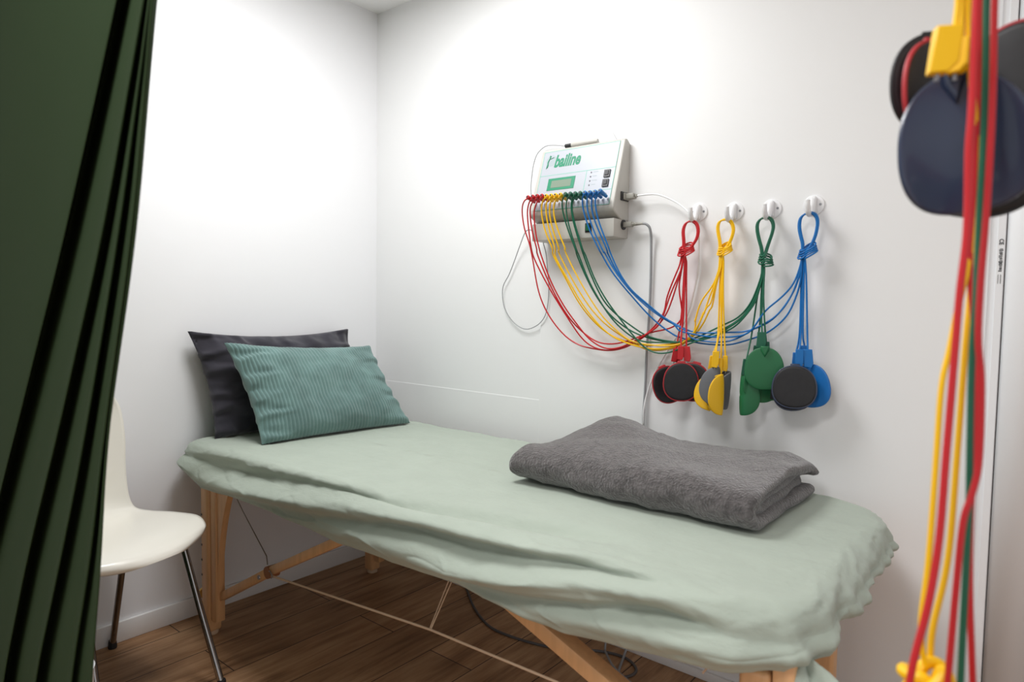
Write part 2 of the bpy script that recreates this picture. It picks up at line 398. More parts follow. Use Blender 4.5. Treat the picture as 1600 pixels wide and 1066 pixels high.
def sheet_vert(i, j):
    P, N, s_ = PER[i]
    near = max(0, -N.y); right = max(0, N.x); left = max(0, -N.x)
    nr_corner = math.exp(-((P.x-1.93)**2+(P.y+.80)**2)/.03)
    if j < NT:
        t = j/(NT-1); t = 1-(1-t)**1.7        # 0 centre .. 1 edge
        Mx = min(max(P.x, TX0+.40), TX1-.40); C = V((Mx, (TY0+TY1)/2, 0))
        q = (1-t)*(P-C).length
        p = C.lerp(P, t); z = TZ-drop(q); h = drop(q)-q
        p = V((p.x, p.y, z)); nrm = (N*sstep(RAD*1.3, 0, q)+V((0, 0, 1))*(.15+sstep(0, RAD*1.3, q))).normalized()
        v = 0
        p.z += .0022*nz(p.x*3, p.y*5, 1)+.0012*nz(p.x*7, p.y*9, 4)
    else:
        v = (j-NT+1)/NS
        hem = lin(HEM, P.x)*near+(1-near)*(.55 if right < .5 else .562)
        hem += .006*nz(s_*6, 3)+ right*.022*nz(s_*13, 8) - .016*nr_corner
        z0 = TZ-RAD; z = lerp(z0, hem, v)
        bul = .016*near+.008
        o = bul*math.sin(PI*min(1, v*1.15))-.055*sstep(.78, 1, v)*(1 if near > .4 else .8)-.008*v*v
        z -= .010*math.sin(PI*sstep(.7, 1, v))*near
        p = P+N*o; p.z = z; h = TZ-z; nrm = (N+V((0, 0, .1))).normalized()
    # long swags of the near side
    if near > .02 and h > -.35:
        dsp = 0; AM = 1.25
        for cv, A, wa, wb, fi, fo in FOLDS:
            hc = lin(cv, P.x)+.006*nz(P.x*3.1, 5); w = wa if h < hc else wb
            dsp += AM*A*math.exp(-((h-hc)/w)**2)*sstep(fi[0], fi[1], P.x)*(1-sstep(fo[0], fo[1], P.x))
        p += nrm*dsp*near
    # gathers at the right end and round its corners
    gat = sstep(.15, .8, right)*sstep(-.03, .085, h)
    if gat > 0:
        w_ = s_+.35*h*nz(s_*4, 2)
        g = .9*(1-2.2*abs(nz(w_*9.5, h*3, 3)))+.34*(1-2.2*abs(nz(w_*21, h*5, 8)))+.7*nz(w_*6, h*5, 5)-.45
        p += N*(g*.024*gat*(.4+.6*sstep(0, .075, h)))
    gl = sstep(.2, .8, left)*sstep(0, .06, h)
    if gl > 0: p += N*(.005*gl*math.sin(s_*70+h*30))
    # general looseness
    k = sstep(-.2, .05, h)
    p += nrm*(.0035*k*nz(P.x*3+h*4, h*9+P.y*4, 7)+.0010*(.4+k)*nz(P.x*9+h*24, h*26+P.y*11, 2)+.0030*(.15+k)*max(0, 1-2.4*abs(nz(P.x*6+h*13, h*17-P.x*2.5+P.y*6, 12)))**5-.0022*(.15+k)*max(0, 1-2.4*abs(nz(P.x*5-h*11, h*15+P.x*3+P.y*7, 31)))**5)
    return p
sheet = MB().grid(lambda i, j: sheet_vert(i, j), len(PER), NT+NS, True).build('fitted_sheet', 'sheet', None, smooth=180)
tag(sheet, 'sage green fitted cotton sheet pulled over the massage table, sagging along the near side', 'bed sheet')
# crumpled corner hanging below the sheet at the near right leg
def crumple(i, j):
    a = 2*PI*i/40; t = j/30
    c = V((1.998, -.785, .560-.17*t)); r = (.018+.028*math.sin(PI*min(1, t*1.25+.08)))*(.12+.88*sstep(0, .22, t))
    r *= 1+.42*math.sin(a*5+t*9)*.6+.35*nz(math.cos(a)*2.2, math.sin(a)*2.2+t*5, 4)
    return c+V((math.cos(a)*r*.9+.012*math.sin(t*7), math.sin(a)*r, .012*math.sin(a*3+t*11)))
MB().grid(crumple, 40, 31, True).build('tucked_corner', 'sheet', sheet, smooth=180)

# ------------------------------------------------------------------ cushions
def cushion(name, TL, TR, BL, BR, thick, mt, label, ribs=0, nu=120, nv=80, seed=0, pinch=.10, kx=(1, 1, 1)):
    TL, TR, BL, BR = map(V, (TL, TR, BL, BR))
    ex = ((TR-TL)+(BR-BL)).normalized(); ey0 = ((TL-BL)+(TR-BR)); n = ex.cross(ey0).normalized()
    mb = MB(); rn = random.Random(seed)
    def sf(side):
        def fn(i, j):
            u = -1+2*i/(nu-1); v = -1+2*j/(nv-1)
            u2 = u*(1-pinch*.55*(1-v*v)*u*u); v2 = v*(1-pinch*(1 if v > 0 else .30)*(1-u*u)*v*v)
            p = BL.lerp(BR, (u2+1)/2).lerp(TL.lerp(TR, (u2+1)/2), (v2+1)/2)
            e = max(0, (1-abs(u)**3.2))*max(0, (1-abs(v)**3.0)); t = thick/2*e**.58
            ed = max(abs(u)**5, abs(v)**5)
            t += e**.5*thick*.10*nz(u*2.3+seed, v*2.1, side*3)
            # tucks running in from the short sides
            wr = math.sin(v*17+3*nz(u*3, v*4, seed)+seed)*sstep(.45, .95, abs(u))*(1-sstep(.97, 1, abs(u)))
            wr2 = math.sin(u*21+3*nz(v*3, u*5, seed+2))*sstep(.55, .95, abs(v))*(1-sstep(.97, 1, abs(v)))
            t += .0058*wr*kx[0]+.0035*wr2*kx[1]+.004*kx[2]*nz(u*6, v*5, seed+side)*e**.3+.012*(kx[2]-1)*(.4-abs(nz(u*3.1+v, v*3.3, seed+9*side)))*e**.3
            if ribs: t += .0036*(abs(math.sin(PI*ribs*(u+1)/2+.22*nz(u*3, v*3, 8)))-.5)*sstep(0, .04, 1-abs(u))
            return p+n*max(t, .002*e)*side
        return fn
    mb.grid(sf(1), nu, nv); mb.grid(sf(-1), nu, nv)
    bm_o = mb.build(name, mt, None, smooth=180)
    bm = bmesh.new(); bm.from_mesh(bm_o.data); bmesh.ops.remove_doubles(bm, verts=bm.verts[:], dist=.0006); bmesh.ops.recalc_face_normals(bm, faces=bm.faces[:]); bm.to_mesh(bm_o.data); bm.free()
    tag(bm_o, label, 'cushion', None); return bm_o
gTL = at_x(293, 518, .045); gTR = at_x(543, 514, .045); gBL = at_z(336, 684, TZ+.004); gBL.x = max(gBL.x, .11)
gBL = at_x(336, 686, .125); gBR = gBL+(gTR-gTL)*.97; gBR.z = gBL.z
cushion('cushion', gTL, gTR, gBL, gBR, .13, 'grey_velvet', 'charcoal grey velvet cushion leaning on the wall behind the teal one', seed=4, pinch=.13, kx=(1.5, 1.5, 1.9))
tTL = at_x(350, 536, .17); tTR = at_x(577, 540, .185); tBL = at_z(409, 695, TZ+.002); tBR = at_z(641, 661, TZ+.004)
cushion('cushion', tTL, tTR, tBL, tBR, .13, 'teal', 'teal ribbed corduroy cushion leaning in front of the charcoal cushion', ribs=46, nu=400, nv=150, seed=11, pinch=.11, kx=(1, .25, 1))

# ------------------------------------------------------------------ folded blanket
def ribbon(center, half, n=10):
    """closed outline (y,z) of a band of half thickness along a centre line, rounded ends"""
    out = []; N = len(center)
    T = [(center[min(i+1, N-1)]-center[max(i-1, 0)]).normalized() for i in range(N)]
    for c, t in zip(center, T): out.append(c+V((-t.y, t.x))*half)
    centers = list(center)+[center[-1]]*(n-1)+list(center[::-1])+[center[0]]*(n-1)
    c, t = center[-1], T[-1]
    for k in range(1, n): a = PI/2-PI*k/n; out.append(c+(t*math.cos(a)+V((-t.y, t.x))*math.sin(a))*half)
    for c, t in zip(center[::-1], T[::-1]): out.append(c-V((-t.y, t.x))*half)
    c, t = center[0], T[0]
    for k in range(1, n): a = -PI/2-PI*k/n; out.append(c+(t*math.cos(a)+V((-t.y, t.x))*math.sin(a))*half)
    return out, centers
BX0, BX1, BY0, BY1 = 1.185, 1.825, -.515, -.09
def band(layer_pts, half, x0, x1, seed, mb, nx=130, drp=.0):
    cl = [V((p.x, p.y)) for p in spline([V((a, b, 0)) for a, b in layer_pts], 7)]
    ol, cen = ribbon(cl, half); n = len(ol)
    rows = []
    for i in range(nx):
        f = -1+2*i/(nx-1); f = math.sin(f*PI/2)*.35+f*.65 if abs(f) < 1 else f; t = (f+1)/2
        ed = (1-abs(f))*(BX1-BX0)/2; en = math.sqrt(max(.012, 1-(1-min(1, ed/.016))**2))   # rounded ends
        row = []
        cy = sum(p.x for p in ol)/n; cz = sum(p.y for p in ol)/n
        for k, p in enumerate(ol):
            p = cen[k]+(p-cen[k])*en; yy, z = p.x, p.y
            depth = (yy-BY0)/(BY1-BY0)
            x = lerp(x0(depth), x1(depth), t)
            zz = z*(1+.0) ; up = sstep(.03, .10, z)
            hill = 1+.34*math.exp(-((x-1.30)/.16)**2)*sstep(.25, .9, depth)+.10*math.sin(x*9+depth*4)*up-.26*sstep(1.50, 1.85, x)*sstep(.4, 1, depth)*0+ .14*nz(x*4.5, depth*3, seed)
            hill -= .25*sstep(1.30, 1.19, x)*sstep(.0, .6, depth)
            zz = z*hill
            zz -= drp*sstep(1.765, 1.85, x)*sstep(.45, 1, depth)*up; yy += .012*nz(x*5, z*14, seed+3)
            x += .010*nz(yy*9, z*30, seed+9)*abs(f)**6
            dz = .0045*nz(x*16, yy*16, seed+z*8)+.0022*nz(x*45, yy*45, z*40+seed)
            row.append(V((x, yy+dz*.6, TZ+.004+max(0.001, zz+dz))))
        c = sum(row, V((0, 0, 0)))/n
        rows.append(row)
    vs = [p for r in rows for p in r]
    fs = [(i*n+k, i*n+(k+1) % n, (i+1)*n+(k+1) % n, (i+1)*n+k) for i in range(nx-1) for k in range(n)]
    # flat-ish end caps following the band, slightly puffed
    for r, sgn in ((0, -1), (nx-1, 1)):
        half_n = n//2
        base_i = len(vs); mid = []
        m_ = (n-2)//2
        fs.append(tuple(r*n+k for k in (range(n) if sgn < 0 else reversed(range(n)))))
    mb.add(vs, fs)
bl = MB()
# outer wrap: up and round the front, back over the top, drooping behind
outer = [(BY1-.03, .012), (BY1-.15, .011), (BY0+.12, .011), (BY0+.040, .014), (BY0+.014, .034), (BY0+.020, .062), (BY0+.055, .080), (BY0+.15, .086), (BY0+.26, .087), (BY1-.06, .084), (BY1-.012, .074), (BY1+.004, .055)]
band(outer, .0150, lambda d: BX0+.035*max(0, d), lambda d: BX1+.012*d+.0, 1, bl, drp=.030)
inner = [(BY1-.04, .036), (BY0+.16, .034), (BY0+.075, .036), (BY0+.048, .046), (BY0+.075, .058), (BY0+.16, .062), (BY1-.07, .060)]
band(inner, .0150, lambda d: BX0+.02+.03*d, lambda d: BX1-.006-.010*d, 5, bl, 110, drp=.010)
blanket = bl.build('blanket', 'fleece', None, smooth=70)
tag(blanket, 'folded grey fleece blanket lying on the sage sheet', 'blanket')

# ------------------------------------------------------------------ white chair
TH = math.radians(15); cf = V((math.cos(TH), math.sin(TH), 0)); cs_ = V((-math.sin(TH), math.cos(TH), 0))
CO = V((.452, -1.112, 0))       # below the middle of the seat's front edge
ch = empty('chair', (.23, -1.16, 0), 'white plastic shell chair on dark chrome legs between the green curtain and the table', 'chair')
CHK = [(0, .040, .414, .120), (.02, .036, .422, .150), (.045, .026, .432, .174), (.08, .006, .441, .192), (.15, -.05, .450, .205), (.30, -.16, .447, .203), (.42, -.255, .442, .189), (.50, -.312, .450, .177), (.56, -.343, .477, .169), (.61, -.358, .520, .165), (.68, -.367, .590, .166), (.78, -.375, .68, .171), (.88, -.384, .78, .160), (.95, -.388, .86, .120), (1, -.390, .90, .06)]
CHP = spline([V((f, z, hw)) for t, f, z, hw in CHK], 6); CHT = [p.x for p in spline([V((t, 0, 0)) for t, f, z, hw in CHK], 6)]
def chair_pt(t, w):
    # t 0 front lip .. 1 top of the back ; w -1..1 across (+1 towards the table)
    q = CHP[min(len(CHP)-1, int(round(t*(len(CHP)-1))))]; f, z, hw = q
    t = CHT[min(len(CHP)-1, int(round(t*(len(CHP)-1))))]
    corner = abs(w)**2.6
    cup = w*w
    seat = 1-sstep(.42, .62, t)
    f2 = f - seat*sstep(.30, 0, t)*.040*corner + (1-seat)*.035*cup
    z2 = z + seat*.006*cup - sstep(.2, 0, t)*.006*corner - sstep(.85, 1, t)*.04*abs(w)**4
    hw2 = hw
    return CO+cf*f2+cs_*(w*hw2)+V((0, 0, z2))
MB().grid(lambda i, j: chair_pt(j/(len(CHP)-1), -1+i/20), 41, len(CHP)).build('seat_shell', 'chair', ch, smooth=180, solid=.009)
def chair_leg(top, foot, r=.0095):
    top = V(top); foot = V(foot)
    l = MB().tube([top, top.lerp(foot, .5), foot+V((0, 0, .012))], r, 14).build('leg', 'chrome', ch)
    MB().lathe(foot, (0, 0, 1), [(0, .012), (.004, .013), (.022, .0115), (.026, .0105)], 14).build('rubber_foot', 'black_rubber', l)
def C_(f, s_, z): return CO+cf*f+cs_*s_+V((0, 0, z))
ff = V((.500, -.946, 0)); leg_mid = at_y(300, 842, -.955)
tp = leg_mid+(leg_mid-ff)*.08
chair_leg(C_(-.085, .150, .440), V((.498, -.948, 0)))
rf = at_z(175, 1012, 0); rf.x = max(rf.x, .030)
chair_leg(C_(-.28, .135, .432), (rf.x, rf.y, 0))
chair_leg(C_(-.10, -.125, .438), C_(.055, -.175, 0))
chair_leg(C_(-.28, -.135, .432), C_(-.345, -.18, 0))
MB().tube([C_(-.10, -.125, .436), C_(-.10, .125, .436)], .009, 10).tube([C_(-.28, -.135, .430), C_(-.28, .135, .430)], .009, 10)\
    .tube([C_(-.10, 0, .434), C_(-.28, 0, .428)], .009, 10).build('leg_frame', 'chrome', ch)

# ------------------------------------------------------------------ green curtain on its rail
# ridges of the pleats as seen along the curtain plane, from the left one to the free edge
CURY = -1.50
RIDGES = [[(-420, -60), (0, -95), (360, -150), (700, -210), (1066, -260)],
          [(-420, 262), (0, 179), (360, 100), (700, 15), (1066, -78)],
          [(-420, 296), (0, 225), (360, 162), (700, 85), (860, 45), (1066, 4)],
          [(-420, 284), (0, 235), (360, 187), (700, 130), (860, 98), (1066, 54)],
          [(-420, 279), (0, 238.5), (360, 208), (700, 160), (860, 144), (1066, 110)],
          [(-420, 280), (0, 240), (360, 213), (700, 165), (733, 163.5), (860, 159), (1066, 142)]]
def ridge_tab(r):
    t = sorted((at_y(px, py, CURY).z, at_y(px, py, CURY).x) for py, px in r)
    (z0, x0), (z1, x1) = t[0], t[1]; t = [(0, x0-(x1-x0)/(z1-z0)*z0*.6)]+t
    (z0, x0), (z1, x1) = t[-2], t[-1]
    if z1 < H: t.append((H, x1+(x1-x0)/(z1-z0)*(H-z1)*.5))
    return t
RT_ = [ridge_tab(r) for r in RIDGES]
FD = V((.93, -.36, 0))
def smooth_lin(tab, z): return (lin(tab, z-.08)+lin(tab, z-.04)+lin(tab, z)+lin(tab, z+.04)+lin(tab, z+.08))/5
def cur_row(z):
    xs = [smooth_lin(t, z) for t in RT_]; P = []
    g_ = lambda x, off: V((x, CURY, z))+FD*off
    dep = [.05, .085, .075, .060, .030]
    P += [g_(xs[0]-.5, -.05), g_(xs[0]-.22, .0), g_(xs[0]-.02, .03), g_(xs[0], .01), g_(xs[0]-.03, -.09), g_(xs[0]+.06, -.10)]
    for k in range(1, 5):
        a_, b_ = xs[k-1], xs[k]; w_ = b_-a_; d_ = dep[k-1]
        P += [g_(lerp(a_, b_, .55), -d_*.42), g_(lerp(a_, b_, .86), -.012), g_(b_-.004, .004), g_(b_+.001, -.004), g_(b_-.012, -dep[k]*.55), g_(b_-.006, -dep[k]*.95), g_(lerp(b_, xs[k+1], .12)+.01, -dep[k]*.98)]
    P += [g_(lerp(xs[4], xs[5], .7), -.012), g_(xs[5]-.002, -.004), g_(xs[5], -.012), g_(xs[5]-.012, -.03), g_(xs[5]-.06, -.05)]
    return spline(P, 7)
ROWS = [cur_row(.015+(H-.06)*j/79) for j in range(80)]
cur = MB().grid(lambda i, j: ROWS[j][i]+FD*(.004*nz(ROWS[j][i].x*9, ROWS[j][i].z*4, 2)), len(ROWS[0]), 80).build('curtain', 'curtain', None, smooth=180, solid=.0015)
tag(cur, 'dark green curtain in slanting pleats drawn to the side', 'curtain')
rail = MB().box((.15, -1.515, H-.032), (2.6, -1.485, H), .004, 1).build('curtain_rail', 'hook', None)
tag(rail, 'white curtain rail fixed to the ceiling above the green curtain', 'curtain rail')
# small white bin behind the curtain
bq = at_y(148, 1037, -1.30); bc = V((bq.x-.024, -1.372, 0))
wb = empty('waste_bin', bc, 'small white bin standing on the floor behind the green curtain', 'bin')
MB().lathe(bc, (0, 0, 1), [(0, .060), (.008, .066), (bq.z-.008, .075), (bq.z, .077), (bq.z, .072), (bq.z-.015, .070)], 40).build('body', 'door', wb)

# ------------------------------------------------------------------ stimulation machine on the wall
XL, XR = .912, 1.232
A0 = V((XL, -.030, 1.618)); dX = V((XR-XL, 0, 0)); S = V((0, -.066, -.218)); nS = dX.cross(V(S)).normalized()
if nS.y > 0: nS = -nS
mc = empty('stimulation_machine', ((XL+XR)/2, 0, 1.30), 'white wall-mounted stimulation machine with sloping front panel and a row of coloured plugs', 'machine')
side = [(-.030, 1.618), (-.096, 1.400), (-.092, 1.390), (-.047, 1.366), (0, 1.366), (0, 1.606), (-.018, 1.618)]
bm_ = MB().prism([(XL, y, z) for y, z in side], (XR-XL, 0, 0))
case = bm_.build('housing', 'case', mc, smooth=30)
bv = case.modifiers.new('bevel', 'BEVEL'); bv.width = .004; bv.segments = 3; bv.limit_method = 'ANGLE'
PA0 = A0+V((.014, 0, 0))+S*.03; PX = V((XR-XL-.030, 0, 0)); PS = S*.93
def PP(a, b, l=.0): return PA0+PX*a+PS*b+nS*(l+.0006)
def quad(a0, b0, a1, b1, l, th=.0006):
    return MB().prism([PP(a0, b0, l), PP(a1, b0, l), PP(a1, b1, l), PP(a0, b1, l)], nS*th)
def quads(lst, l, th=.0006):
    mb = MB()
    for q in lst: o = quad(*q, l, th); mb.add(o.v, o.f)
    return mb
fp = quad(0, 0, 1, 1, 0).build('front_panel', 'panel', mc, smooth=0)
lw = .006; lh = .008
quads([(0, 0, 1, lh), (0, 1-lh, 1, 1), (0, 0, lw, 1), (1-lw, 0, 1, 1), (0, .41, 1, .41+lh), (0, .755, 1, .755+lh), (.635, .41, .635+lw, .755)], .0006, .0003).build('panel_line', 'line_ink', fp, smooth=0)
quad(.135, .475, .50, .675, .0006, .001).build('display_frame', 'green_ink', fp, smooth=0)
quad(.185, .515, .455, .635, .0016, .0004).build('display', 'lcd', fp, smooth=0)
for b in (.45, .60):
    bt = quad(.872, b, .945, b+.115, .0006, .004).build('push_button', 'black_plastic', fp, smooth=0)
    quad(.888, b+.02, .93, b+.085, .0046, .002).build('key_cap', 'face_dim', bt, smooth=0)
for b in (.455, .523, .592, .66): MB().lathe(PP(.70, b, .0006), nS, [(0, .0028), (.0015, .0022)], 12).build('indicator_light', 'grey_ink', fp)
quads([(.725, b+.0, .79-.012*(k % 2), b+.012) for k, b in enumerate((.445, .513, .582, .65))], .0006, .0002).build('printed_caption', 'pale_ink', fp, smooth=0)
for q in ((.935, .83), (.86, .84)): MB().lathe(PP(*q, .0006), nS, [(0, .003), (.001, .003)], 12).build('indicator_dot', 'grey_ink', fp)
text_mesh('bailine', .0600, fp, 'green_ink', 'logo_lettering', PP(.168, .278, .0004), PX, -PS, shear=.20, sx=.66, bold=.0021)
MB().lathe(PP(.118, .165, .0004), nS, [(0, .0205), (.0003, .0205)], 32).build('logo_disc', 'pale_ink', fp)
fig = MB()
def stroke(pts, r): fig.tube([PP(a, b, .0010) for a, b in pts], r, 6)
stroke([(.098, .10), (.090, .13), (.078, .17), (.076, .20), (.082, .235), (.078, .275)], lambda t: .0026*(1-.55*abs(t-.5)))
stroke([(.092, .13), (.110, .128), (.135, .115), (.150, .112)], .0011)
stroke([(.082, .20), (.070, .24), (.068, .29)], .0014)
stroke([(.095, .12), (.088, .09), (.094, .07)], .0011)
fig.lathe(PP(.100, .088, .0008), nS, [(0, .0026), (.0008, .002)], 10)
fig.build('logo_figure', 'green_ink', fp)
# side sockets of the machine
MB().box((XR, -.055, 1.425), (XR+.004, -.010, 1.452), .001, 1).build('side_socket', 'black_plastic', mc)
# power box below
px_ = empty('power_box', ((XL+XR)/2, 0, 1.31), 'flat off-white power box mounted just below the machine with a green switch', 'power unit')
MB().box((XL+.006, -.088, 1.312), (XR-.001, -.001, 1.368), .003, 2).build('housing', 'case', px_)
sw = MB().box((1.128, -.0905, 1.329), (1.152, -.0875, 1.358), .0012, 1).build('switch_frame', 'black_plastic', px_)
MB().box((1.133, -.0945, 1.333), (1.147, -.0895, 1.353), .0015, 1).build('rocker', 'switch_green', sw)
MB().lathe((XR-.002, -.032, 1.352), (1, 0, 0), [(0, .0155), (.004, .0155), (.005, .013)], 18).build('mains_inlet', 'black_plastic', px_)
MB().lathe((XL+.008, -.05, 1.345), (-1, 0, 0), [(0, .005), (.012, .005)], 12).build('side_socket', 'black_plastic', px_)

# pen probe lying on top of the machine with its cable
c1 = lambda x, y: (x/5+760, y/5+190)
c7 = lambda x, y: (x/3.331+760, y/3.331+380)
c2 = lambda x, y: (x/4.442+960, y/4.442+280)
c3 = lambda x, y: (x/4.442+960, y/4.442+480)
def WP(pt, d): return at_y(pt[0], pt[1], -d)
pen = empty('probe_pen', (1.06, -.015, 1.618), 'cream probe pen lying on top of the white machine', 'probe')
pa = V((1.022, -.014, 1.6285)); pe = V((1.120, -.012, 1.6285))
MB().tube([pa, pa.lerp(pe, .08), pa.lerp(pe, .5), pa.lerp(pe, .9), pe], lambda t: .0045+.0050*math.sin(PI*min(1, .35+t*.5)), 12).build('body', 'case', pen)
MB().tube([pa+V((-.026, 0, 0)), pa], .0068, 12).build('cable_grip', 'black_plastic', pen)
cb = [pa+V((-.026, 0, 0)), WP((866, 227), .012), WP((852, 229), .012), WP((840, 240), .012), WP((834, 256), .012), WP((831, 275), .012), WP((829.5, 295), .015), WP((831, 312), .015), WP((834, 330), .012)]
MB().tube(spline(cb, 8), .0016, 7).build('cable', 'grey_cable', pen)
tri = MB().prism([(1.150, -.008, 1.618), (1.188, -.008, 1.618), (1.170, -.008, 1.650)], (0, .005, 0)).build('wall_bracket', 'hook', None, smooth=0)
tag(tri, 'small white pointed bracket standing up behind the top edge of the machine', 'bracket')

# ------------------------------------------------------------------ wall hooks
HOOKS = {}
def wall_hook(px, py, tone):
    c = at_y(px, py, 0); o = empty('wall_hook', (c.x, 0, c.z), f'round white wall hook holding the knotted {tone} leads', 'hook', 'white hooks in a row on the wall')
    MB().lathe(c, (0, -1, 0), [(0, .0255), (.0015, .0265), (.0035, .0262), (.0045, .0235)], 40).build('plate', 'hook', o)
    r = MB().box((c.x-.009, -.016, c.z-.022), (c.x+.009, -.003, c.z+.022), .005, 3).build('rib', 'hook', o)
    J = [V((c.x, -.010, c.z+.012)), V((c.x, -.018, c.z-.002)), V((c.x, -.026, c.z-.018)), V((c.x, -.038, c.z-.027)), V((c.x, -.051, c.z-.022)), V((c.x, -.058, c.z-.008)), V((c.x, -.060, c.z+.006))]
    MB().tube(spline(J, 6), lambda t: .0092-.0028*t, 14).build('prong', 'hook', o)
    for s_ in (-1, 1): MB().lathe((c.x+s_*.0165, -.004, c.z+.001), (0, -1, 0), [(0, .0036), (.0015, .0030), (.0016, .001)], 12).build('screw', 'screw', o)
    HOOKS[tone] = c; return c
for tone, (px, py) in dict(red=(1092, 332), yellow=(1148, 331), green=(1206, 327), blue=(1272, 321)).items(): wall_hook(px, py, tone)

# ------------------------------------------------------------------ the sixteen leads from the machine to the hooks
PLUGS = dict(red=[(322, 590), (358, 585), (393, 580), (430, 578)], yellow=[(465, 580), (502, 577), (538, 573), (575, 570)],
             green=[(614, 565), (652, 562), (690, 560), (729, 557)], blue=[(766, 555), (805, 552), (845, 548), (885, 540)])
R1, R2, R3 = c1, c2, c3
def P1(*a): return [c1(*q) for q in a]
def P7(*a): return [c7(*q) for q in a]
def P2(*a): return [c2(*q) for q in a]
def P3(*a): return [c3(*q) for q in a]
SW = dict(
 red=[P1((308, 608), (283, 650), (280, 730), (300, 850), (335, 950))+P7((243, 95), (270, 250), (320, 370), (400, 475), (480, 530), (560, 550), (640, 560), (720, 545), (790, 505), (870, 440), (925, 360), (937, 290), (970, 200), (1015, 95)),
      P1((343, 612), (322, 680), (322, 760), (335, 880), (352, 1000))+P7((255, 95), (330, 240), (430, 400), (500, 500), (570, 548), (650, 558), (740, 535), (810, 495), (880, 440), (940, 365), (990, 220), (1020, 110)),
      P1((378, 608), (345, 660), (342, 740), (362, 880), (395, 1000))+P7((265, 60), (330, 215), (400, 345), (470, 435), (560, 507), (640, 526), (730, 512), (850, 466), (950, 446), (1008, 408), (1018, 350), (1002, 240), (1012, 160), (1024, 100)),
      P1((412, 602), (376, 680), (374, 770), (390, 900), (415, 1000))+P7((284, 60), (335, 200), (405, 330), (470, 420), (535, 500), (615, 548), (690, 545), (760, 515), (840, 470), (900, 425), (930, 350), (960, 260), (1005, 160), (1026, 95))],
 yellow=[P1((450, 602), (430, 670), (440, 780), (475, 900), (520, 1000))+P7((345, 60), (410, 180), (480, 310), (560, 410), (640, 475), (720, 510))+P3((200, 265), (330, 262), (440, 250), (530, 205), (560, 150), (562, 80))+P2((560, 990), (600, 850), (690, 730), (735, 590)),
         P1((485, 602), (465, 660), (472, 760), (500, 880), (540, 1000))+P7((357, 70), (430, 200), (500, 320), (580, 420), (660, 490), (760, 530))+P3((220, 285), (330, 290), (450, 262), (545, 200), (590, 110), (620, 30))+P2((620, 940), (655, 830), (692, 740), (740, 595)),
         P1((520, 598), (496, 650), (498, 760), (530, 880), (570, 1000))+P7((372, 40), (410, 120), (470, 230), (550, 350), (640, 440), (740, 505), (800, 540))+P3((250, 300), (360, 295), (470, 262), (560, 190), (620, 110), (660, 20))+P2((680, 880), (708, 730), (745, 590)),
         P1((557, 594), (528, 650), (530, 750), (570, 880), (620, 1000))+P7((405, 30), (440, 110), (510, 240), (580, 350), (640, 420), (720, 490))+P3((150, 245), (250, 262), (370, 270), (470, 250), (545, 185), (600, 90), (640, 0))+P2((670, 860), (702, 720), (750, 595))],
 green=[P1((605, 587), (590, 640), (605, 740), (650, 880), (700, 1010))+P7((470, 60), (520, 180), (580, 290), (650, 380), (740, 450), (830, 490))+P3((360, 240), (460, 240), (560, 215), (650, 175))+P2((760, 1010), (860, 960), (940, 870), (990, 760), (1030, 640)),
        P1((640, 587), (622, 650), (632, 760), (670, 900), (710, 1020))+P7((480, 60), (530, 190), (590, 300), (650, 390), (720, 460), (800, 510))+P3((320, 245), (440, 245), (580, 225), (700, 200), (780, 150))+P2((860, 985), (940, 900), (1000, 770), (1036, 640)),
        P1((680, 582), (662, 640), (670, 740), (700, 860), (745, 1000))+P7((505, 60), (550, 180), (610, 300), (680, 375), (760, 435), (850, 490))+P3((450, 245), (600, 218), (720, 170))+P2((830, 1000), (905, 935), (970, 840), (1012, 720), (1042, 635)),
        P1((716, 578), (680, 610), (668, 670), (682, 760), (715, 880), (755, 1010))+P7((515, 60), (560, 180), (620, 290), (700, 400), (780, 500), (840, 555), (910, 575))+P3((430, 300), (540, 245), (660, 215), (760, 175))+P2((840, 1020), (912, 945), (980, 850), (1017, 720), (1046, 635))],
 blue=[P1((755, 577), (750, 640), (770, 740), (820, 880), (890, 1020))+P7((590, 40), (640, 130), (700, 210), (760, 280), (840, 370), (920, 440), (980, 480))+P3((430, 200), (560, 245), (680, 260), (800, 262), (920, 230), (1060, 180))+P2((1180, 970), (1240, 870), (1288, 730), (1302, 590)),
       P1((793, 574), (785, 640), (800, 740), (850, 880), (920, 1030))+P7((610, 40), (660, 130), (720, 215), (800, 300), (880, 365), (960, 415), (1040, 455))+P3((530, 215), (650, 240), (780, 240), (880, 205), (970, 150))+P2((1100, 970), (1200, 860), (1262, 730), (1300, 590)),
       P1((832, 572), (820, 640), (835, 740), (880, 860), (945, 1010))+P7((630, 50), (680, 150), (750, 240), (830, 315), (920, 385), (1000, 430))+P3((520, 165), (620, 180), (800, 175), (920, 168))+P2((1080, 990), (1190, 870), (1262, 740), (1306, 590)),
       P1((868, 562), (850, 620), (862, 720), (895, 830), (950, 970))+P7((645, 50), (690, 150), (750, 240), (830, 310), (900, 370), (980, 425))+P3((450, 165), (560, 190), (680, 208), (850, 205), (950, 165))+P2((1040, 920), (1150, 830), (1245, 725), (1298, 580))])
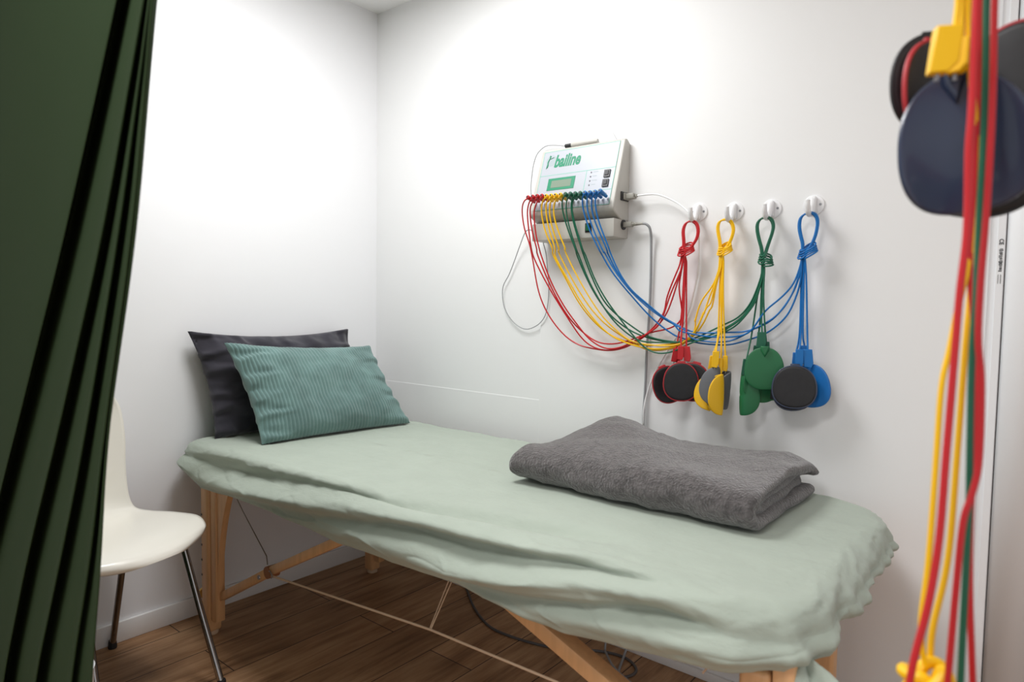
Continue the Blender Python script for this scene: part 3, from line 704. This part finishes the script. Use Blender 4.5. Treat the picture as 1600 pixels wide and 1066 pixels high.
# teardrop loop over the hook: left strand up, over the prong, right strand down (photo coordinates)
LOOP = dict(
 red=[(1069, 384), (1068, 372), (1067.5, 360), (1071, 350), (1077, 346), (1083, 346), (1089, 351), (1091, 362), (1088.5, 373), (1083, 382), (1077, 389)],
 yellow=[(1126, 382), (1123, 368), (1121.5, 356), (1124, 347), (1130, 343.5), (1137, 343.5), (1143, 348), (1146, 358), (1144, 369), (1140, 379), (1135, 388)],
 green=[(1192, 395), (1187, 378), (1183.5, 362), (1183.5, 350), (1189, 342), (1198, 340), (1205, 343), (1208.5, 353), (1206, 366), (1201, 380), (1196, 396)],
 blue=[(1256, 386), (1252, 372), (1249, 356), (1250.5, 342), (1257, 335), (1266, 332.5), (1274, 336), (1277.5, 346), (1276, 360), (1272, 374), (1265, 388)])
KNOT = dict(red=(1072, 390, 10.5, 3.2, -.42), yellow=(1132.5, 389, 9.5, 3.2, -.42), green=(1196.5, 406, 9.5, 3.8, .16), blue=(1262, 392, 12.5, 3.6, -.52))
STRANDS = dict(
 red=[[(1070, 404), (1068, 440), (1064, 500)], [(1071, 404), (1069.5, 440), (1066, 500)], [(1073, 404), (1072.5, 440), (1072.5, 500)], [(1070.5, 404), (1070, 440), (1067.5, 500)]],
 yellow=[[(1127, 402), (1124.5, 450), (1122.5, 515)], [(1128.5, 402), (1126.5, 450), (1125.5, 515)], [(1129.5, 402), (1128, 450), (1127.5, 515)], [(1131, 402), (1130, 450), (1131.5, 515)]],
 green=[[(1192, 416), (1184, 460), (1175, 520)], [(1193, 416), (1189.5, 460), (1188, 500)], [(1194, 416), (1191.5, 460), (1190, 500)], [(1195, 416), (1193, 460), (1195, 510)]],
 blue=[[(1254, 404), (1252, 440), (1249.5, 520)], [(1255, 404), (1253.5, 440), (1251.5, 520)], [(1256.5, 404), (1256, 440), (1254.5, 520)], [(1258, 404), (1260, 440), (1261.5, 520)]])
CLIPS = dict(   # top centre of each connector, tilt, depth, width, length in photo px
 red=[(1057, 544, .16, .046, 8, 21), (1064, 541, 0, .070, 7.5, 20), (1072.5, 541.5, -.12, .058, 9, 22), (1061, 546, .05, .035, 8, 20)],
 yellow=[(1119, 549, .05, .082, 8.5, 23), (1114.5, 556, .12, .066, 8, 20), (1126.5, 560, 0, .066, 5, 23), (1133.3, 556, -.04, .056, 6, 22)],
 green=[(1167, 561, .10, .070, 8.5, 23), (1183, 540, .10, .034, 8, 20), (1190.5, 519, .02, .058, 10.5, 22), (1197, 534, -.05, .040, 8, 20)],
 blue=[(1244.5, 551, .04, .044, 8, 20), (1249.5, 546, .0, .064, 9, 24), (1256.5, 540, 0, .038, 10, 22), (1262, 546, -.10, .056, 10, 24)])
WHICH = ['first', 'second', 'third', 'fourth']
CLIP_END = {}
WR = .00235
for tone in ('red', 'yellow', 'green', 'blue'):
    hk = HOOKS[tone]
    for i in range(4):
        tip = WP(c1(*PLUGS[tone][i]), .134); root_p = tip-nS*.040
        o = empty('electrode_lead', root_p, f'{tone} lead plugged in {WHICH[i]} from the left of the four {tone} plugs on the machine', 'electrode lead', f'{tone} leads between machine and hook')
        pl = MB().lathe(root_p, nS, [(0, .0052), (.014, .0055), (.016, .0066), (.040, .0068), (.042, .0050)], 14)
        pl.build('plug', tone, o)
        MB().lathe(tip+nS*.0015, nS, [(0, .0033), (.0012, .0033)], 12).build('plug_hole', 'black_plastic', o)
        path = SW[tone][i]; n = len(path); pts = [tip-nS*.010+V((0, 0, -.004))]
        off = (.0, .010, .004, .014)[i]
        for k, q in enumerate(path):
            t = k/(n-1); d = lin([(0, .128), (.25, .085), (.5, .040), (.75, .034), (1, .048)], t)+off*math.sin(PI*t)
            pts.append(WP(q, d))
        pts = smooth_path(spline(pts, 6), 3)
        # loop
        jx, jd = (-1.6, -.6, .7, 1.7)[i], (.0, .005, -.003, .004)[i]
        lp = []
        for k, (x, y) in enumerate(LOOP[tone]):
            t = k/(len(LOOP[tone])-1); w = math.sin(PI*t); sgn = 1 if t < .5 else -1
            lp.append(WP((x+jx*(1-abs(2*t-1))*0+jx*.9, y-(.6*jx*w if True else 0)), .042+jd+.002*math.cos(PI*t)))
        # one turn of the knot round the bundle
        kx, ky, kr, kh, kt = KNOT[tone]; kn = []
        for k in range(15):
            a = PI*.5+2*PI*k/14*1.08; xx = math.cos(a)*kr*(1+.08*i); dd = math.sin(a)*.013
            yy = ky+(i-1.5)*kh+kt*math.cos(a)*kr+(k/14-.5)*2.4+3.6*math.sin(a)+.8*math.sin(2*a+i)
            kn.append(WP((kx+xx, yy), .044+dd))
        st_ = [WP(q, .044+(i-1.5)*.003) for q in STRANDS[tone][i]]
        cx, cy, tl, cd_, cw, cl = CLIPS[tone][i]
        ctop = WP((cx, cy), cd_)
        full = pts+spline(lp, 5)[1:]+spline(kn, 3)[2:-1]+spline(st_+[ctop+V((0, 0, .004)), ctop-V((0, 0, .004))], 8)
        full = smooth_path(full, 2)
        MB().tube(full, WR, 8).build('cable', tone, o)
        # connector: tapered clip
        s_ = .00184; w_ = cw*s_*.62; l_ = cl*s_*1.08; ax = V((math.sin(tl)*-1, 0, -math.cos(tl)))
        camdir = (CAM-ctop); camdir.z = 0; camdir.normalize()
        side_ = V((-camdir.y, camdir.x, 0)); th = .0055
        ol = [ctop-side_*w_*.94, ctop+side_*w_*.94, ctop+side_*w_+ax*l_*.75, ctop+side_*w_*.55+ax*l_, ctop-side_*w_+ax*l_*.96]
        cm = MB().prism([p-camdir*th for p in ol], camdir*2*th)
        for k in range(5):
            b0 = ctop+ax*(l_*(.30+.1*k)); cm.box(b0-V((w_*.5, .001, .0007)), b0+V((w_*.5, .001, .0007)))if False else None
        cb_ = cm.build('connector', tone, o, smooth=25)
        bv = cb_.modifiers.new('bevel', 'BEVEL'); bv.width = .0012; bv.segments = 2; bv.limit_method = 'ANGLE'
        MB().tube([ctop+ax*l_*.9, ctop+ax*(l_+.006)], .0016, 8).build('pin', 'screw', o)
        CLIP_END[(tone, i)] = ctop+ax*(l_+.004)

# ------------------------------------------------------------------ electrode pads
def pad(center, delta, roll, curv, shell, face, label, a=.050, b=.056, group=None, thick=.005, lean=0, show='face', fold=0, zcurv=0, taper=.07):
    """disc of soft rubber: coloured shell outside, carbon face inside; delta turns it away from the viewer's direction"""
    c = V(center); cdv = CAM-c; cdv.z = 0; cdv.normalize()
    n0 = cdv if show == 'face' else -cdv
    R_ = Matrix.Rotation(delta, 3, 'Z'); n0 = R_ @ n0
    ex = V((-n0.y, n0.x, 0)); ez = V((0, 0, 1))
    Rl = Matrix.Rotation(lean, 3, ex); n0 = Rl @ n0; ez = Rl @ ez
    Rr = Matrix.Rotation(roll, 3, n0); ex = Rr @ ex; ez = Rr @ ez
    def mp(x, y, z):   # bend about the vertical axis; y along the face normal
        if zcurv: y += .5*zcurv*z*z
        if fold:    # creased across the middle, both halves flat
            X = Y = 0; n_ = 14; d_ = x/n_
            for q in range(n_):
                ph_ = fold*math.tanh((q+.5)*d_/.009); X += d_*math.cos(ph_); Y += d_*math.sin(ph_)
            ph_ = fold*math.tanh(x/.009); X -= y*math.sin(ph_); Y += y*math.cos(ph_)
        elif abs(curv) > 1e-6:
            r = 1/curv; th = x/r; X = (r-y)*math.sin(th); Y = r-(r-y)*math.cos(th)
        else: X, Y = x, y
        return c+ex*X+n0*Y+ez*z
    o = empty('electrode_pad', c-V((0, 0, b)), label, 'electrode pad', group)
    NA, NR = 64, 10
    def outl(k, s_=1):
        t = 2*PI*k/NA; cx, sx = math.sin(t), math.cos(t)
        e = 2.25; rr = (abs(cx)**e+abs(sx)**e)**(-1/e)
        wz = 1+taper*(-sx)                # a little broader below
        return rr*cx*a*wz*s_, rr*sx*b*s_
    sh = MB()
    rows = []
    for j in range(NR+1):       # back
        s_ = j/NR; s2 = math.sin(PI/2*s_)
        rows.append((s2, -thick*(.30+.70*math.sqrt(max(0, 1-s2*s2)))-.0005))
    rows += [(1.0, -thick*.1), (1.0, .0010), (.975, .0018), (.945, .0014)]
    sh.grid(lambda i, j: mp(*((lambda q: (q[0], rows[j][1], q[1]))(outl(i, max(.002, rows[j][0]))))), NA, len(rows), True)
    s_o = sh.build('shell', shell, o, smooth=60)
    fc = MB(); fr = [(.002, .0024), (.3, .0024), (.6, .0023), (.85, .0021), (.94, .0017), (.95, .0006)]
    fc.grid(lambda i, j: mp(*((lambda q: (q[0], fr[j][1], q[1]))(outl(i, fr[j][0])))), NA, len(fr), True)
    fc.build('contact_face', face, o, smooth=60)
    if fold: return o
    # raised V-shaped socket at the top of the back
    tb_ = MB()
    w = .0125; zt = b*1.06; zb = b*.50; y0 = -.004; y1 = -.0135
    ring0 = [(-w, zt), (w, zt), (w*.9, b*.85), (0, zb), (-w*.9, b*.85)]
    ring1 = [(-w*.62, zt), (w*.62, zt), (w*.55, b*.86), (0, zb+.006), (-w*.55, b*.86)]
    vs = [mp(x, y0, z) for x, z in ring0]+[mp(x, y1*.8, z) for x, z in ring1]
    tb_.add(vs, [(0, 1, 2, 3, 4)[::-1], (5, 6, 7, 8, 9)]+[(k, (k+1) % 5, 5+(k+1) % 5, 5+k) for k in range(5)])
    t_o = tb_.build('socket_tab', shell, o, smooth=30)
    bv = t_o.modifiers.new('bevel', 'BEVEL'); bv.width = .002; bv.segments = 2; bv.limit_method = 'ANGLE'
    return o
g = 'electrode pads hanging from the wall hooks'
pad(WP((1064, 597), .086), .05, 0, 2, 'pad_red', 'face', 'black red-rimmed pad hanging in front of the other two red-rimmed pads', group=g)
pad(WP((1045, 601), .048), .28, .38, 3, 'pad_red', 'face', 'black red-rimmed pad tilted out to the left behind the front one', group=g)
pad(WP((1081, 597), .056), -.22, -.22, 3, 'pad_red', 'face', 'black red-rimmed pad showing at the right behind the front one', group=g)
pad(WP((1113, 614), .056), 1.02, .30, 0, 'pad_yellow', 'face_grey', 'bright yellow pad hanging lowest left behind the grey side of its neighbour', group=g, show='back', fold=1.15, b=.052)
pad(WP((1121, 604), .078), 1.12, .16, 0, 'face_grey', 'face_grey', 'broad grey pad under the largest yellow clip', group=g, show='back', fold=1.2, b=.054)
pad(WP((1128, 617), .092), 1.72, .04, 0, 'pad_yellow', 'face', 'yellow pad seen edge-on between the two grey pads', group=g, show='back', fold=1.1, b=.056)
pad(WP((1138, 610), .046), 1.80, -.26, 0, 'face_grey', 'face_grey', 'narrow grey pad at the right end of the yellow leads', group=g, show='back', fold=1.1, b=.055)
pad(WP((1194, 576), .078), .0, 0, -3, 'pad_green', 'face', 'round green pad with a V-shaped socket facing the room', group=g, show='back', a=.049)
pad(WP((1159, 617), .070), -1.15, .0, 0, 'pad_green', 'face', 'green pad folded nearly edge-on, hanging lowest under the left green clip', group=g, show='back', a=.049, b=.056, fold=1.2)
pad(WP((1190, 597), .046), .35, .12, -3, 'pad_green', 'face', 'dark green pad half hidden behind the round green one', group=g, show='back')
pad(WP((1206, 598), .034), -.35, -.1, 2, 'pad_green', 'face', 'black pad just showing between the green and the blue pads', group=g, a=.044, b=.048)
pad(WP((1241, 605), .086), .03, .0, 2, 'pad_navy', 'face', 'large round black pad in front under the blue clips', group=g, a=.054, b=.056)
pad(WP((1239, 609), .058), .2, .1, 2, 'pad_navy', 'face', 'dark pad whose lower edge shows beneath the large round black one', group=g, a=.051)
pad(WP((1268, 603), .050), -.35, -.18, -4, 'pad_blue', 'face', 'bright blue pad hanging at the right behind the round black one', group=g, show='back', a=.048)

# ------------------------------------------------------------------ cables on the wall and the floor
mcord = empty('mains_cord', (1.30, -.02, 1.30), 'grey mains cord plugged into the power box and running down the wall', 'power cord')
q0 = V((XR+.002, -.032, 1.352))
MB().box(q0+V((0, -.009, -.008)), q0+V((.030, .009, .008)), .003, 2).build('plug', 'grey_plug', mcord)
sr = MB()
for k in range(6): sr.lathe(q0+V((.030+.0055*k, 0, 0)), (1, 0, 0), [(0, .0062-.0004*k), (.0038, .0060-.0004*k)], 12)
sr.tube([q0+V((.028, 0, 0)), q0+V((.066, 0, 0))], .0040, 10).build('strain_relief', 'grey_plug', mcord)
mw = [q0+V((.062, 0, 0)), q0+V((.074, .002, -.002)), q0+V((.084, .006, -.012)), WP((1017, 366), .020), WP((1017.5, 380), .014), WP((1017, 430), .010), WP((1014.5, 490), .009), WP((1011, 540), .009), WP((1008.5, 600), .009), WP((1006, 640), .009), WP((1004, 680), .009)]
e_ = mw[-1]; mw += [V((e_.x-.006, -.012, .40)), V((e_.x-.012, -.020, .10)), V((e_.x-.02, -.05, .012)), V((e_.x+.02, -.16, .005)), V((e_.x+.08, -.22, .005))]
MB().tube(smooth_path(spline(mw, 8), 2), .0040, 10).build('cable', 'grey_cable', mcord)
dcord = empty('data_cable', (1.30, -.02, 1.4), 'thin white data cable with grey plug arching from the machine over the red leads hook', 'data cable')
q1 = V((XR+.003, -.030, 1.438))
MB().box(q1+V((0, -.016, -.010)), q1+V((.008, .016, .010)), .002, 1).box(q1+V((.007, -.012, -.0085)), q1+V((.034, .012, .0085)), .003, 2).box(q1+V((.034, -.005, -.005)), q1+V((.042, .005, .005)), .002, 1).build('plug', 'grey_plug', dcord)
dw = [q1+V((.040, 0, 0)), WP((1022, 303.5), .030), WP((1040, 308), .035), WP((1058, 317), .040), WP((1070, 326), .048), WP((1079, 336), .050), WP((1086, 346), .030), WP((1091, 362), .015), WP((1092, 390), .008), WP((1090, 425), .007), WP((1083, 460), .007), WP((1075, 490), .007), WP((1060, 522), .007), WP((1040, 553), .007), WP((1022, 585), .007), WP((1011, 615), .008), WP((1006, 640), .016), WP((1005, 660), .014), WP((1003, 682), .010)]
e_ = dw[-1]; dw += [V((e_.x-.004, -.010, .40)), V((e_.x, -.014, .16))]
MB().tube(smooth_path(spline(dw, 8), 2), .0026, 8).build('cable', 'white_cable', dcord)
lc = empty('sensor_cable', (.93, -.05, 1.3), 'thin grey cable hanging in a loop from the left side of the power box', 'cable')
lw_ = [V((XL-.002, -.050, 1.345)), WP((823, 360), .030), WP((812, 385), .014), WP((803, 410), .006), WP((795, 430), .005), WP((787, 445), .005), WP((785, 460), .005), WP((788, 480), .005), WP((797, 497), .005), WP((810, 510), .005), WP((824, 514.5), .005), WP((840, 508), .006), WP((851, 495), .007), WP((856, 475), .007), WP((857.5, 450), .007), WP((855.5, 420), .008), WP((853, 395), .010), WP((849, 378), .020), V((XL+.035, -.03, 1.316))]
MB().tube(smooth_path(spline(lw_, 8), 2), .0016, 7).build('cable', 'grey_cable', lc)
MB().tube([V((XL-.004, -.050, 1.345)), V((XL+.002, -.05, 1.345))], .0030, 8).build('plug', 'black_plastic', lc)
c4 = lambda x, y: (x/3.2+600, y/3.2+840)
def FL(lst, z=.0045): return [at_z(*c4(*q), z) for q in lst]
fcb = FL([(395, 215), (420, 275), (450, 350), (520, 440), (620, 490), (750, 530), (900, 560), (1040, 565), (1140, 580), (1220, 610), (1262, 660), (1230, 693), (1150, 700), (1090, 680)])
fc_o = MB().tube(smooth_path(spline(fcb, 8), 2), .0042, 8).build('floor_cable', 'dark_cable', None)
tag(fc_o, 'dark grey cable lying in a curve on the wooden floor under the table', 'cable')
wcb = [at_y(*c4(1105, 500), -.02), at_y(*c4(1108, 560), -.03), at_z(*c4(1118, 600), .006), at_z(*c4(1150, 650), .0045), at_z(*c4(1220, 715), .0045), at_z(*c4(1300, 770), .0045)]
wcb = FL([(1106, 545), (1112, 580), (1150, 650), (1220, 715), (1300, 780)], .0125)
wcb = [wcb[0]+V((0, .02, .12))]+wcb
wc_o = MB().tube(smooth_path(spline(wcb, 8), 2), .0034, 8).build('floor_cable', 'grey_cable', None)
tag(wc_o, 'light grey cable crossing the dark one on the floor near the right strut', 'cable')

# ------------------------------------------------------------------ the second bundle hanging close to the viewer
c8 = lambda x, y: (x/2.963+1360, y/2.963)
c9 = lambda x, y: (x/2.963+1360, y/2.963+360)
c10 = lambda x, y: (x/2.963+1360, y/2.963+706)
D0 = .58
def FG(lst, D=D0): return [at_d(x, y, D) for x, y in lst]
TOP = at_d(1522, -560, .64)
hk2 = empty('ceiling_hook', (TOP.x, TOP.y, H), 'white hook screwed into the ceiling above the near hanging leads', 'hook')
hz = TOP.z
MB().lathe((TOP.x, TOP.y, H-.006), (0, 0, 1), [(0, .022), (.006, .024)], 24).tube(spline([V((TOP.x, TOP.y, H-.004)), V((TOP.x, TOP.y, hz+.05)), V((TOP.x+.02, TOP.y, hz+.015)), V((TOP.x, TOP.y, hz-.008)), V((TOP.x-.02, TOP.y, hz+.012))], 6), .005, 10).build('prong', 'hook', hk2)
def near_lead(name_col, mt, lst, D, label, r=.0026, extra=None):
    p = [at_d(x, y, D) for x, y in lst]
    j = random.uniform(-.003, .003)
    p = [V((TOP.x+j, TOP.y+j, hz+.000)), V((lerp(TOP.x, p[0].x, .5), lerp(TOP.y, p[0].y, .5), (hz+p[0].z)/2))]+p
    o = empty('electrode_lead', p[-1], label, 'electrode lead', 'leads hanging close to the viewer')
    MB().tube(smooth_path(spline(p, 7), 2), r, 9).build('cable', mt, o)
    if extra: extra(o, p)
    return o
random.seed(5)
def clip_at(px, py, D, w, l, mt, turn, tilt=0):
    def fn(o, p):
        t = at_d(px, py, D); cdv = (CAM-t); cdv.z = 0; cdv.normalize(); cdv = Matrix.Rotation(turn, 3, 'Z') @ cdv
        sd = V((-cdv.y, cdv.x, 0)); ax = V((0, 0, -1))+sd*tilt; ax.normalize()
        ol = [t-sd*w*.46, t+sd*w*.5, t+sd*w*.5+ax*l*.78, t+sd*w*.15+ax*l, t-sd*w*.5+ax*l]
        q = MB().prism([v_-cdv*.006 for v_ in ol], cdv*.012).build('connector', mt, o, smooth=25)
        bv = q.modifiers.new('bevel', 'BEVEL'); bv.width = .0015; bv.segments = 2; bv.limit_method = 'ANGLE'
        MB().tube([t+ax*l*.95-sd*w*.15, t+ax*(l+.006)-sd*w*.15], .002, 8).build('pin', 'screw', o)
    return fn
near_lead('yellow', 'yellow', [(1500, -60), (1497, 0), (1494, 30), (1492, 44)], .57, 'blurred yellow lead ending in the yellow clip on the navy pad', extra=clip_at(1481, 42, .57, .022, .040, 'yellow', .35, -.08))
near_lead('yellow', 'yellow', [(1506, -60), (1503, 0), (1502, 40), (1502, 64)], .60, 'yellow lead ending in the partly hidden clip behind the front yellow clip', extra=clip_at(1500, 62, .60, .018, .030, 'yellow', -.3))
near_lead('yellow', 'yellow', [(1514, -60), c8(447, 0), c8(455, 200), c8(470, 420), c8(490, 560), c8(490, 900), c9(455, 150), c9(400, 380), c9(365, 560), c9(330, 720), c9(305, 1060), c10(270, 500), c10(238, 750), (1440, 1008), (1447, 1040)], .60, 'left yellow lead running down to the yellow knot')
near_lead('yellow', 'yellow', [(1518, -60), c8(460, 0), c8(465, 300), c8(480, 600), c8(487, 1000), c9(462, 300), c9(450, 430), c9(435, 600), c9(400, 1060), c10(360, 500), c10(292, 800), c10(278, 940), (1455, 1042)], .615, 'right yellow lead running down to the yellow knot', r=.0028)
near_lead('red', 'red', [(1530, -60), c8(490, 0), c8(470, 500), c8(455, 700), c8(448, 1060), c9(415, 280), c9(395, 520), c9(372, 800), c9(350, 1060), c10(320, 400), c10(270, 700), c10(205, 950), (1418, 1085)], .56, 'red lead crossing in front of the yellow knot', r=.0031)
near_lead('red', 'red', [(1557, -60), c8(575, 0), c8(565, 500), c8(537, 1000), c9(515, 200), c9(500, 500), c9(515, 700), c9(505, 1060), c10(470, 200), c10(430, 320), c10(400, 600), c10(358, 1060), (1474, 1120)], .575, 'red lead bowing out to the right below the pads and swinging back left', r=.0028)
near_lead('red', 'red', [(1540, -60), c8(510, 0), c8(500, 400), c8(475, 900), c9(458, 120), c9(475, 380), c9(495, 560), c9(490, 800), c9(480, 1060), c10(464, 300), c10(460, 650), c10(474, 1060), (1520, 1120)], .60, 'red lead hanging straight down beside the green one', r=.0028)
near_lead('green', 'green', [(1546, -60), c8(537, 0), c8(530, 500), c8(505, 1000), c9(490, 300), c9(470, 600), c9(460, 1060), c10(455, 300), c10(430, 800), c10(418, 1060), (1500, 1120)], .585, 'single green lead hanging among the near red leads', r=.0029)
# yellow knot at the lower end
kc = at_d(1447, 1058, .60)
kn_o = empty('lead_knot', kc, 'bright yellow knot of leads at the bottom of the near bundle', 'cable knot')
kk = []
for k in range(121):
    a = 2*PI*k/120
    kk.append(kc+RT*(.0155*math.cos(2*a)*(1+.35*math.cos(3*a)))+V((0, 0, 1))*(.009*math.sin(3*a)+.004*math.sin(5*a)-.003)+FW*(.012*math.sin(2*a)*(1+.3*math.cos(3*a))))
MB().tube(kk, .0055, 9, cap=False).build('coil', 'yellow', kn_o)
g2 = 'pads of the near bundle'
pad(at_d(1503, 224, .620), .12, -.18, -13, 'pad_navy', 'face', 'navy pad hanging in front of the black ones close to the viewer', group=g2, show='back', a=.059, b=.066, lean=-.06, taper=.20)
pad(at_d(1468, 142, .650), .85, .1, 5, 'pad_red', 'face', 'black pad with dull red rim behind the yellow clip, close to the viewer', group=g2, a=.052, b=.050)
pad(at_d(1466, 130, .680), .55, .1, 4, 'black_rubber', 'face', 'black pad bulging out at the upper left of the near bundle', group=g2, a=.052, b=.052)
pad(at_d(1530, 240, .665), -.1, -.2, 2, 'face_dim', 'face_dim', 'large dark grey pad at the bottom right of the near bundle', group=g2, a=.064, b=.064)
pad(at_d(1588, 122, .675), -.3, -.25, 3, 'pad_red', 'face', 'black pad with red rim at the upper right behind the red leads', group=g2, a=.052, b=.058)

# ------------------------------------------------------------------ ceiling lamps and ambient fill
def lamp(name, loc, size, power, label, colr=(1, 1, 1)):
    o = empty(name, (loc[0], loc[1], H-.02), label, 'ceiling lamp')
    MB().box((loc[0]-size/2-.01, loc[1]-size/2-.01, H-.018), (loc[0]+size/2+.01, loc[1]+size/2+.01, H), .003, 1).build('frame', 'hook', o)
    ld_ = bpy.data.lights.new(name+'_light', 'AREA'); ld_.shape = 'SQUARE'; ld_.size = size; ld_.energy = power; ld_.color = colr
    lo = bpy.data.objects.new(name+'_light', ld_); col.objects.link(lo); lo.location = (loc[0], loc[1], H-.022)
    return o
lamp('ceiling_lamp', (.85, -.78, 0), .60, 17.5, 'square white ceiling lamp above the head of the massage table')
lamp('ceiling_lamp', (1.7, -2.0, 0), .60, 16, 'square white ceiling lamp in the middle of the room')
w = bpy.data.worlds.new('room_ambient'); sc.world = w; w.use_nodes = True  # even white ambient standing in for other lights in the room behind the camera
w.node_tree.nodes['Background'].inputs[0].default_value = (.97, .985, 1, 1); w.node_tree.nodes['Background'].inputs[1].default_value = .58
sc.view_settings.view_transform = 'Standard'; sc.view_settings.look = 'None'; sc.view_settings.exposure = 0.45; sc.view_settings.gamma = 1
sc.view_settings.use_curve_mapping = False
